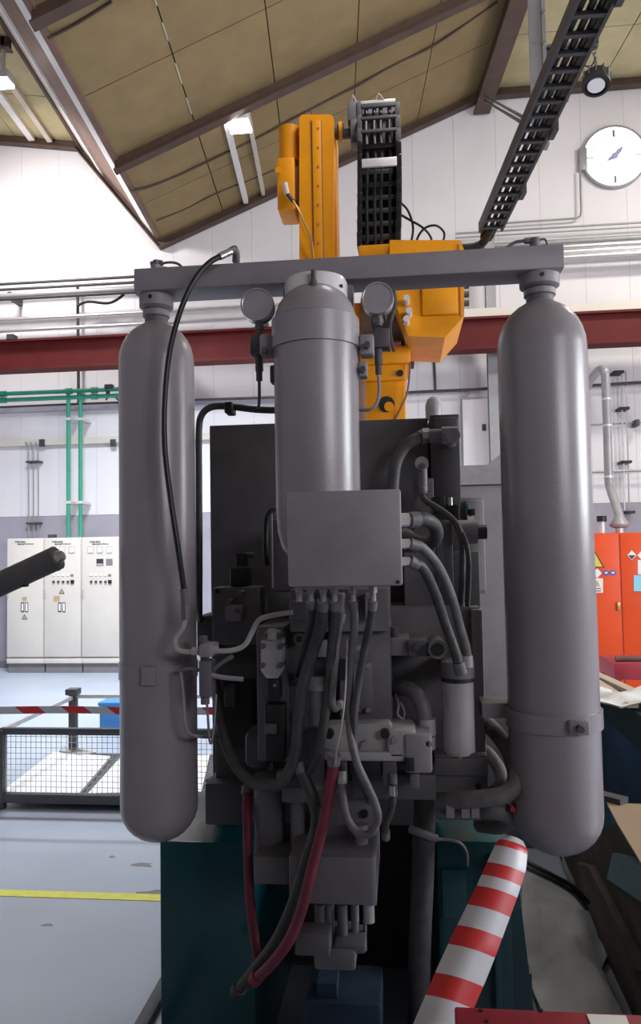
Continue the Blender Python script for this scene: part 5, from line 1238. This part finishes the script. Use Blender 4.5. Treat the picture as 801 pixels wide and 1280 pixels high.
for k_, (yy_, xx_) in enumerate(((2.45, 0.35), (3.0, 0.35))):
    pass
tr_ = thing('cardboard_stand', 'dark stand carrying the cardboard sheet at right', 'stand', (L2.x+0.45, 2.9, 0))
for (xx_, yy_) in ((L2.x+0.25, 2.45), (L2.x+0.25, 3.05), (L2.x+0.6, 2.45), (L2.x+0.6, 3.05)):
    build('leg', MB().box(xx_-0.03, xx_+0.03, yy_-0.03, yy_+0.03, 0, zc2-0.035), 'wood_dark', tr_)
build('stand_top', MB().box(L2.x+0.2, L2.x+0.7, 2.35, 3.1, zc2-0.035, zc2-0.008), 'wood_dark', tr_)
# crumpled grey sheet
out = [(652, 1100), (690, 1096), (728, 1120), (742, 1152), (748, 1180), (760, 1196), (752, 1215), (768, 1250), (790, 1300), (735, 1310), (692, 1310), (668, 1250), (654, 1205)]
out = [PZ(x_, y_, 0.01) for x_, y_ in out]; cc = sum(out, Vector())/len(out)
mb = MB(); cc.z = 0; vs = [cc+Vector((0, 0, 0.082+0.018*math.sin(cc.x*17+cc.y*9)+0.012*math.sin(cc.x*31-cc.y*23+1)))]; rings = 9; nO = len(out)
for r_ in range(1, rings+1):
    f_ = r_/rings
    for i_, o2 in enumerate(out):
        p_ = cc.lerp(o2, f_); p_.z = 0.032+0.05*(1-f_)+0.018*math.sin(p_.x*17+p_.y*9)+0.012*math.sin(p_.x*31-p_.y*23+1); vs.append(p_)
fs = [(0, 1+i_, 1+(i_+1) % nO) for i_ in range(nO)]
for r_ in range(rings-1):
    for i_ in range(nO):
        a_ = 1+r_*nO+i_; b_ = 1+r_*nO+(i_+1) % nO; fs.append((a_, a_+nO, b_+nO, b_))
m0 = len(vs); mb.add(vs+[v+Vector((0, 0, -0.012)) for v in vs], fs+[tuple(m0+i_ for i_ in f_[::-1]) for f_ in fs])
build('plastic_sheet', mb, 'sheet_grey', None, label='crumpled grey plastic sheet lying on the floor at lower right', cat='sheet', sharp=60)
# light floor strips and black cables near the right cylinder
plate('grey_lath', [PZ(702, 1068, 0.06), PZ(727, 1068, 0.06), PZ(728, 1110, 0.06), PZ(716, 1098, 0.06)], 0.05, 'sheet_grey', 'short grey board behind the right gas cylinder', 'board')
for k_, (pts, lab) in enumerate((([(640, 1062, 2.55), (660, 1078, 2.6), (690, 1094, 2.7), (715, 1108, 2.75), (735, 1128, 2.8)], 'upper black cable trailing behind the barrier tape'), ([(640, 1074, 2.55), (665, 1088, 2.6), (695, 1103, 2.7), (718, 1118, 2.75), (733, 1136, 2.8)], 'lower black cable trailing behind the barrier tape'))):
    build('floor_cable', MB().pt(pts, 3.0, 8), 'rubber', None, label=lab, cat='cable', group='black cables at right')
# red frame at the bottom
Yr_ = 1.55; zr0 = P(690, 1263, Yr_).z
x0_ = P(568, 1270, Yr_).x; x1_ = x0_+0.62
t = thing('steel_trestle', 'red painted steel trestle at the lower right corner', 'trestle', ((x0_+x1_)/2, Yr_, 0))
tb = build('top_bar', MB().box(x0_, x1_, Yr_-0.06, Yr_, zr0-0.05, zr0, 0.004), 'red_paint', t)
for x in (x0_+0.03, x1_-0.03): build('leg', MB().box(x-0.02, x+0.02, Yr_-0.05, Yr_-0.01, 0, zr0-0.05), 'red_paint', t)
build('sticker', MB().extr([PZ(733, 1268, zr0+0.001), PZ(782, 1270, zr0+0.001), PZ(790, 1290, zr0+0.001), PZ(742, 1290, zr0+0.001)], (0, 0, 0.001)), 'sign_white', tb)
for (px, py) in ((601, 1263.5), (676, 1264), (608, 1277)): build('screw', MB().cyl(PZ(px, py, zr0), PZ(px, py, zr0)+Vector((0, 0, 0.003)), 0.004, None, 10), 'black', tb)
# striped tape hanging from the right cylinder
cen = [(642, 1046, 2.02, 13), (640, 1056, 1.99, 21), (634, 1078, 1.95, 25), (622, 1110, 1.90, 27), (607, 1145, 1.85, 29), (592, 1180, 1.80, 31), (577, 1215, 1.76, 32), (562, 1250, 1.72, 32), (548, 1285, 1.68, 33), (530, 1330, 1.60, 33)]
stripe = [1052, 1060, 1082, 1098, 1112, 1136, 1162, 1186, 1222, 1250, 1290, 1320]
fine = []
for (a_, b_) in zip(cen[:-1], cen[1:]):
    for s_ in range(4): f_ = s_/4; fine.append(tuple(a_[i_]+(b_[i_]-a_[i_])*f_ for i_ in range(4)))
fine.append(cen[-1])
ys = sorted(set([f_[1] for f_ in fine]+[y_ for y_ in stripe if cen[0][1] < y_ < cen[-1][1]]))
def at(y_):
    for a_, b_ in zip(cen[:-1], cen[1:]):
        if y_ <= b_[1]:
            f_ = (y_-a_[1])/(b_[1]-a_[1]); return [a_[i_]+(b_[i_]-a_[i_])*f_ for i_ in range(4)]
    return list(cen[-1])
mb = MB(); NW = 6
rows = []
for y_ in ys:
    cx2, cy2, Y2, hw2 = at(y_)
    row = []
    for j in range(NW+1):
        u = j/NW*2-1
        row.append(P(cx2+u*hw2*0.93, cy2+u*hw2*0.28+2.5*(u*u), Y2+0.02*u*u))
    rows.append(row)
vs = [v for r_ in rows for v in r_]; n0 = len(vs); W_ = NW+1
back = [v+Vector((0, 0.0025, 0)) for v in vs]
fs = []; mis = []
for i_ in range(len(ys)-1):
    ymid = (ys[i_]+ys[i_+1])/2; red = any(stripe[q_] <= ymid <= stripe[q_+1] for q_ in range(0, len(stripe)-1, 2))
    for j in range(NW):
        f_ = (i_*W_+j, i_*W_+j+1, (i_+1)*W_+j+1, (i_+1)*W_+j)
        for g_ in (f_, tuple(n0+t_ for t_ in f_[::-1])): fs.append(g_); mis.append(0 if red else 1)
mb.v = vs+back; mb.f = [list(f_) for f_ in fs]; mb.mi = mis
build('barrier_tape', mb, ['tape_red', 'tape_white'], None, label='wide red and white striped tape hanging below right gas cylinder', cat='barrier tape', sharp=60)
